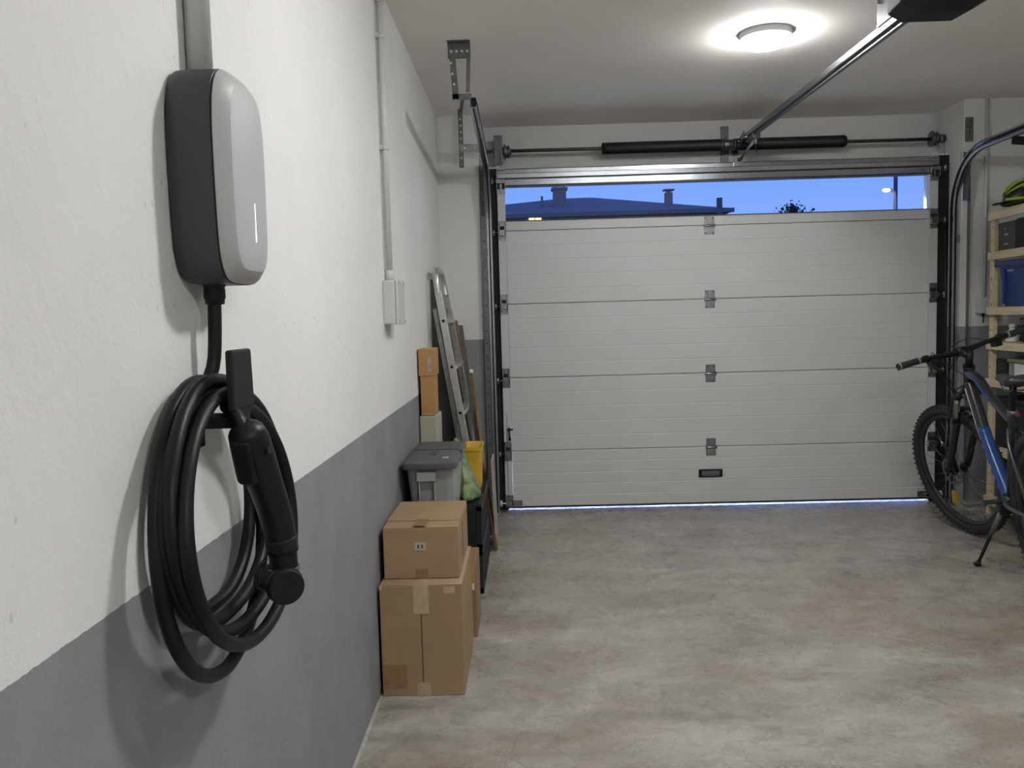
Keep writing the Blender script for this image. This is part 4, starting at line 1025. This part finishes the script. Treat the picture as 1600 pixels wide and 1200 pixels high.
# cockpit
stb = CR+ax*.20; bar_c = stb+Vector((.065, 0, .022))
fbuild(MB().cyl(HTT-ax*.004, HTT+ax*.016, .029, n=20).cyl(HTT+ax*.016, stb+ax*.022, .019, n=18), 'headset', black, steer=True)
fbuild(MB().tube([stb, stb+Vector((.03, 0, .008)), bar_c], [.023, .019, .023], 14).cyl(bar_c+Vector((0, -.024, 0)), bar_c+Vector((0, .024, 0)), .024, n=18), 'stem', black, steer=True)
hbp = catmull([bar_c+Vector((-.045, -.365, .022)), bar_c+Vector((-.03, -.25, .020)), bar_c+Vector((-.012, -.15, .012)), bar_c+Vector((0, -.05, 0)), bar_c+Vector((0, .05, 0)), bar_c+Vector((-.012, .15, .012)), bar_c+Vector((-.03, .25, .020)), bar_c+Vector((-.045, .375, .022))], 6)
fbuild(MB().tube(hbp, [.011+.006*math.exp(-((i-21)/7)**2) for i in range(len(hbp))], 14), 'handlebar', black, steer=True)
for s_ in (-1, 1):
    g0 = bar_c+Vector((-.030, s_*.255, .0202)); g1 = bar_c+Vector((-.046, s_*.382, .0222))
    g = fbuild(MB().tube([g0, g0.lerp(g1, .05), g0.lerp(g1, .5), g0.lerp(g1, .95), g1], [.0165, .0172, .0165, .0172, .016], 16), 'grip', rubber, steer=True)
    fbuild(MB().cyl(g0.lerp(g1, .90), g0.lerp(g1, .985), .0185, n=18).cyl(g0.lerp(g1, .0), g0.lerp(g1, .08), .0185, n=18), 'grip_collar', mat('grip_silver', (.32, .32, .31), .35, .6), g, steer=True, each=True)
    lv = MB().cyl(bar_c+Vector((-.024, s_*.20, .018)), bar_c+Vector((-.028, s_*.225, .019)), .018, n=14)
    lv.bar(bar_c+Vector((.008, s_*.212, .012)), bar_c+Vector((.035, s_*.205, .0)), .03, .018)
    lv.tube(catmull([bar_c+Vector((.032, s_*.205, .0)), bar_c+Vector((.045, s_*.24, -.004)), bar_c+Vector((.030, s_*.30, -.004)), bar_c+Vector((.022, s_*.345, -.004))], 5), .0055, 8, flat=1.3)
    lv.box(bar_c.x-.055, bar_c.x-.01, s_*.185-.018, s_*.185+.018, bar_c.z-.022, bar_c.z+.008)
    fbuild(lv, 'brake_lever', black, steer=True, bevel=.002)
# control cables
def P_(v): return STEER @ Vector(v)
cab = MB()
cab.tube(catmull([P_(bar_c+Vector((.03, .20, 0))), P_(bar_c+Vector((.09, .13, -.03))), P_(bar_c+Vector((.10, .06, -.12))), P_(CR+Vector((.05, .075, -.05))), P_(FA+Vector((-.02, .066, .12))), P_(FA+Vector((-.03, .06, .06)))], 8), .0025, 6)
cab.tube(catmull([P_(bar_c+Vector((.03, -.20, 0))), P_(bar_c+Vector((.10, -.10, -.02))), P_(bar_c+Vector((.09, .02, -.10))), P_(HTB+Vector((.05, .04, 0))), HTB+Vector((-.07, .034, -.05))], 8), .0025, 6)
cab.tube(catmull([P_(bar_c+Vector((-.01, .18, .01))), P_(bar_c+Vector((.07, .10, .02))), P_(bar_c+Vector((.085, .06, -.10))), P_(HTB+Vector((.04, .05, -.04))), HTB+Vector((-.06, .034, -.03))], 8), .0022, 6)
cab.tube(catmull([P_(bar_c+Vector((-.01, -.18, .01))), P_(bar_c+Vector((.05, -.10, .045))), P_(bar_c+Vector((.05, 0, .03))), P_(bar_c+Vector((.07, .06, -.03))), HTT+Vector((-.03, .03, -.03))], 8), .0022, 6)
fbuild(cab, 'control_cable', black)
# crankset
ck = MB().cyl(BB+Vector((0, -.075, 0)), BB+Vector((0, .075, 0)), .012, n=12)
for s_, an in ((1, math.radians(20)), (-1, math.radians(200))):
    tip = BB+Vector((.17*math.cos(an), s_*.07, -.17*math.sin(an)*.35-.02*s_))
    ck.bar(BB+Vector((0, s_*.068, 0)), tip, .014, .024, (0, 0, 1))
cko = fbuild(ck, 'crank', frame_m, bevel=.003)
cr_ = MB().lathe([(.060, -.052), (.090, -.052), (.094, -.050), (.090, -.048), (.060, -.048)], BB, 'y', 48)
fbuild(cr_, 'chainring', zinc_d, cko)
for s_, an in ((1, math.radians(20)), (-1, math.radians(200))):
    tip = BB+Vector((.17*math.cos(an), s_*.115, -.17*math.sin(an)*.35-.02*s_))
    pd = MB()
    for dx in (-.038, .038): pd.box(tip.x+dx-.006, tip.x+dx+.006, tip.y-.045, tip.y+.045, tip.z-.009, tip.z+.009)
    for dy in (-.045, .035): pd.box(tip.x-.044, tip.x+.044, tip.y+dy, tip.y+dy+.010, tip.z-.007, tip.z+.007)
    pd.cyl((tip.x, tip.y-.05, tip.z), (tip.x, tip.y+.05, tip.z), .009, n=10)
    fbuild(pd, 'pedal', mat('pedal_grey', (.09, .09, .085), .45), bevel=.001, seg=1)
# kickstand: foot reaches the floor
foot = (BM @ Matrix.Scale(BS, 4)).inverted() @ Vector((2.287, 4.228, .008))
kt = BB+Vector((-.055, .062, -.035))
kd = (foot-kt)
fbuild(MB().tube([kt, kt+kd*.42], .0125, 10), 'kickstand_sleeve', mat('scuffed_alloy', (.16, .16, .155), .5, .4, noise=.5, nscale=90))
fbuild(MB().tube([kt+kd*.38, kt+kd*.95], .008, 10).tube([kt+kd*.93, kt+kd*.97, foot], [.010, .013, .020], 12), 'kickstand', black)
fbuild(MB().box(kt.x-.02, kt.x+.03, -.02, .075, kt.z-.010, kt.z+.035), 'kickstand_mount', black, bevel=.003)
fbuild(MB().tube(catmull([BB+Vector((0, -.05, .09)), BB+Vector((-.2, -.05, .085)), RA+Vector((0, -.045, .04)), RA+Vector((-.035, -.045, 0)), RA+Vector((0, -.045, -.04)), BB+Vector((-.2, -.05, -.085)), BB+Vector((0, -.05, -.09))], 6), .004, 6), 'chain', zinc_d)
fbuild(MB().lathe([(.02, -.05), (.05, -.048), (.045, -.036), (.02, -.03)], RA, 'y', 24), 'cassette', zinc_d)
fbuild(MB().bar(RA+Vector((.0, -.055, -.02)), RA+Vector((.03, -.055, -.10)), .012, .025, (0, 1, 0)).cyl(RA+Vector((.03, -.05, -.10)), RA+Vector((.03, -.06, -.10)), .02, n=14), 'derailleur', black)

# ------------------------------------------------------------------ outdoors
dusk = mat('driveway_paving', (.30, .30, .29), .8, noise=.2, nscale=3)
struct(MB().box(-14, 30, 6.15, 24, -.10, -.004).build('driveway', dusk))
struct(MB().box(-60, 90, 24, 120, -.3, -.05).build('ground', mat('dark_ground', (.05, .055, .045), .9, noise=.3, nscale=1)))
hs = thing('house', 'low house across the street with hipped tiled roof, seen through the window', 'house')
hwm = mat('house_wall', (.22, .19, .20), .9); hrf = mat('house_roof', (.27, .25, .29), .85, noise=.12, nscale=3)
MB().box(-3.0, 6.7, 30.4, 37.5, 0, 5.02).build('wall', hwm, hs)
def q(x, y, z): return (x, y, z)
ev = 5.08
rv = [(-4.0, 29.6, ev), (7.3, 29.6, ev-.10), (7.3, 38.3, ev), (-4.0, 38.3, ev), (1.5, 34, 6.10), (2.75, 34, 6.11), (-4.0, 29.6, ev-.12), (7.3, 29.6, ev-.22), (7.3, 38.3, ev-.12), (-4.0, 38.3, ev-.12)]
MB().add(rv, [(0, 1, 5, 4), (1, 2, 5), (2, 3, 4, 5), (3, 0, 4), (0, 6, 7, 1), (1, 7, 8, 2), (2, 8, 9, 3), (3, 9, 6, 0), (6, 9, 8, 7)]).build('roof', hrf, hs)
MB().box(-4.05, 7.35, 29.45, 29.60, ev-.24, ev-.10).build('gutter', mat('gutter', (.10, .11, .15), .5), hs)
c1 = MB().box(1.12, 1.60, 31.2, 31.7, 5.2, 6.05).box(1.06, 1.66, 31.14, 31.76, 6.05, 6.12).build('chimney', mat('chimney_brick', (.22, .18, .20), .9), hs)
MB().cyl((1.22, 31.4, 6.12), (1.22, 31.4, 6.22), .06, n=8).cyl((1.5, 31.4, 6.12), (1.5, 31.4, 6.22), .06, n=8).each('chimney_pot', hwm, c1)
MB().cyl((.70, 31, 5.3), (.70, 31, 5.78), .045, n=8).build('vent_pipe', hwm, hs)
c2 = MB().box(5.12, 5.38, 30.4, 30.66, 4.9, 5.70).build('chimney', mat('chimney_brick', (.22, .18, .20), .9), hs)
MB().box(5.06, 5.44, 30.34, 30.72, 5.78, 5.82).cyl((5.25, 30.53, 5.70), (5.25, 30.53, 5.78), .09, n=8).build('chimney_cap', hwm, c2)
MB().box(.20, .64, 30.36, 30.40, 4.60, 4.93).build('lit_window', mat('lit_window', (1, .75, .35), .5, emis=3.0, ecol=(1, .66, .25)), hs)
MB().box(.405, .435, 30.34, 30.37, 4.60, 4.93).build('window_bar', hwm, hs)
o = MB().box(6.50, 6.66, 28.3, 28.46, 0, 5.18).build('gate_post', mat('post_dark', (.09, .09, .13), .8)); tag(o, 'dark square post at the right end of the neighbouring house', 'post')
sl = thing('street_lamp', 'lit street lamp with curved neck beyond the driveway', 'street lamp')
mt_ = mat('lamp_post_metal', (.75, .62, .58), .6)
MB().tube(catmull([(10.93, 25, 0), (10.93, 25, 3.5), (10.93, 25, 4.55), (10.88, 25, 4.76), (10.76, 25, 4.82)], 6), .045, 8).build('lamp_post', mt_, sl)
MB().sphere((10.68, 25, 4.80), .085, 14, (1.4, 1, .6)).build('lamp_head', mat('street_lamp_glow', (1, .8, .6), .5, emis=8, ecol=(1, .82, .62)), sl)
o = MB().box(11.02, 11.10, 25.2, 25.3, 0, 5.6).build('utility_pole', mat('pole_dark', (.05, .07, .16), .8)); tag(o, 'thin dark utility pole right behind the street lamp', 'pole')
tr_ = thing('tree', 'small tree top on the horizon, dark against the sky', 'tree')
MB().cyl((19.0, 60, 0), (19.0, 60, 8.2), .22, .1, 8).build('trunk', hwm, tr_)
fo = MB(); rnd = random.Random(5)
for i in range(420):
    a = rnd.uniform(0, 2*PI); rr0 = abs(rnd.gauss(0, .55)); c_ = Vector((19.0+rr0*math.cos(a)*1.2, 60+rr0*math.sin(a), 8.35+rnd.gauss(0, .28)-rr0*.15)); s_ = rnd.uniform(.06, .14)
    d1 = Vector((rnd.uniform(-1, 1), rnd.uniform(-1, 1), rnd.uniform(-1, 1))).normalized()*s_; d2 = Vector((rnd.uniform(-1, 1), rnd.uniform(-1, 1), rnd.uniform(-1, 1))).normalized()*s_
    fo.add([c_-d1, c_+d2, c_+d1, c_-d2], [(0, 1, 2, 3)])
for i in range(10):
    a = rnd.uniform(0, PI); fo.tube([(19.0, 60, 7.8), (19.0+1.0*math.cos(a), 60, 8.0+.8*math.sin(a))], [.05, .015], 5)
fo.build('foliage', mat('dark_leaves', (.03, .06, .05), .8), tr_)['kind'] = 'stuff'
# unseen strip lamp added outside to make the bright line under the door
ol = thing('added_outdoor_lamp', 'unseen strip lamp added outside to brighten the gap under the garage door', 'added outdoor lamp')
MB().box(1.15, 1.45, 6.10, 6.14, 2.86, 2.98).bar((1.3, 6.12, 2.92), (1.3, 6.9, 2.95), .05, .05).build('lamp_base', black, ol, bevel=.004)
MB().box(.2, 2.4, 6.88, 6.98, 2.88, 2.92).build('diffuser', mat('added_glow_strip', (1, 1, 1), .5, emis=650, ecol=(.62, .74, 1.0)), ol, bevel=.01)
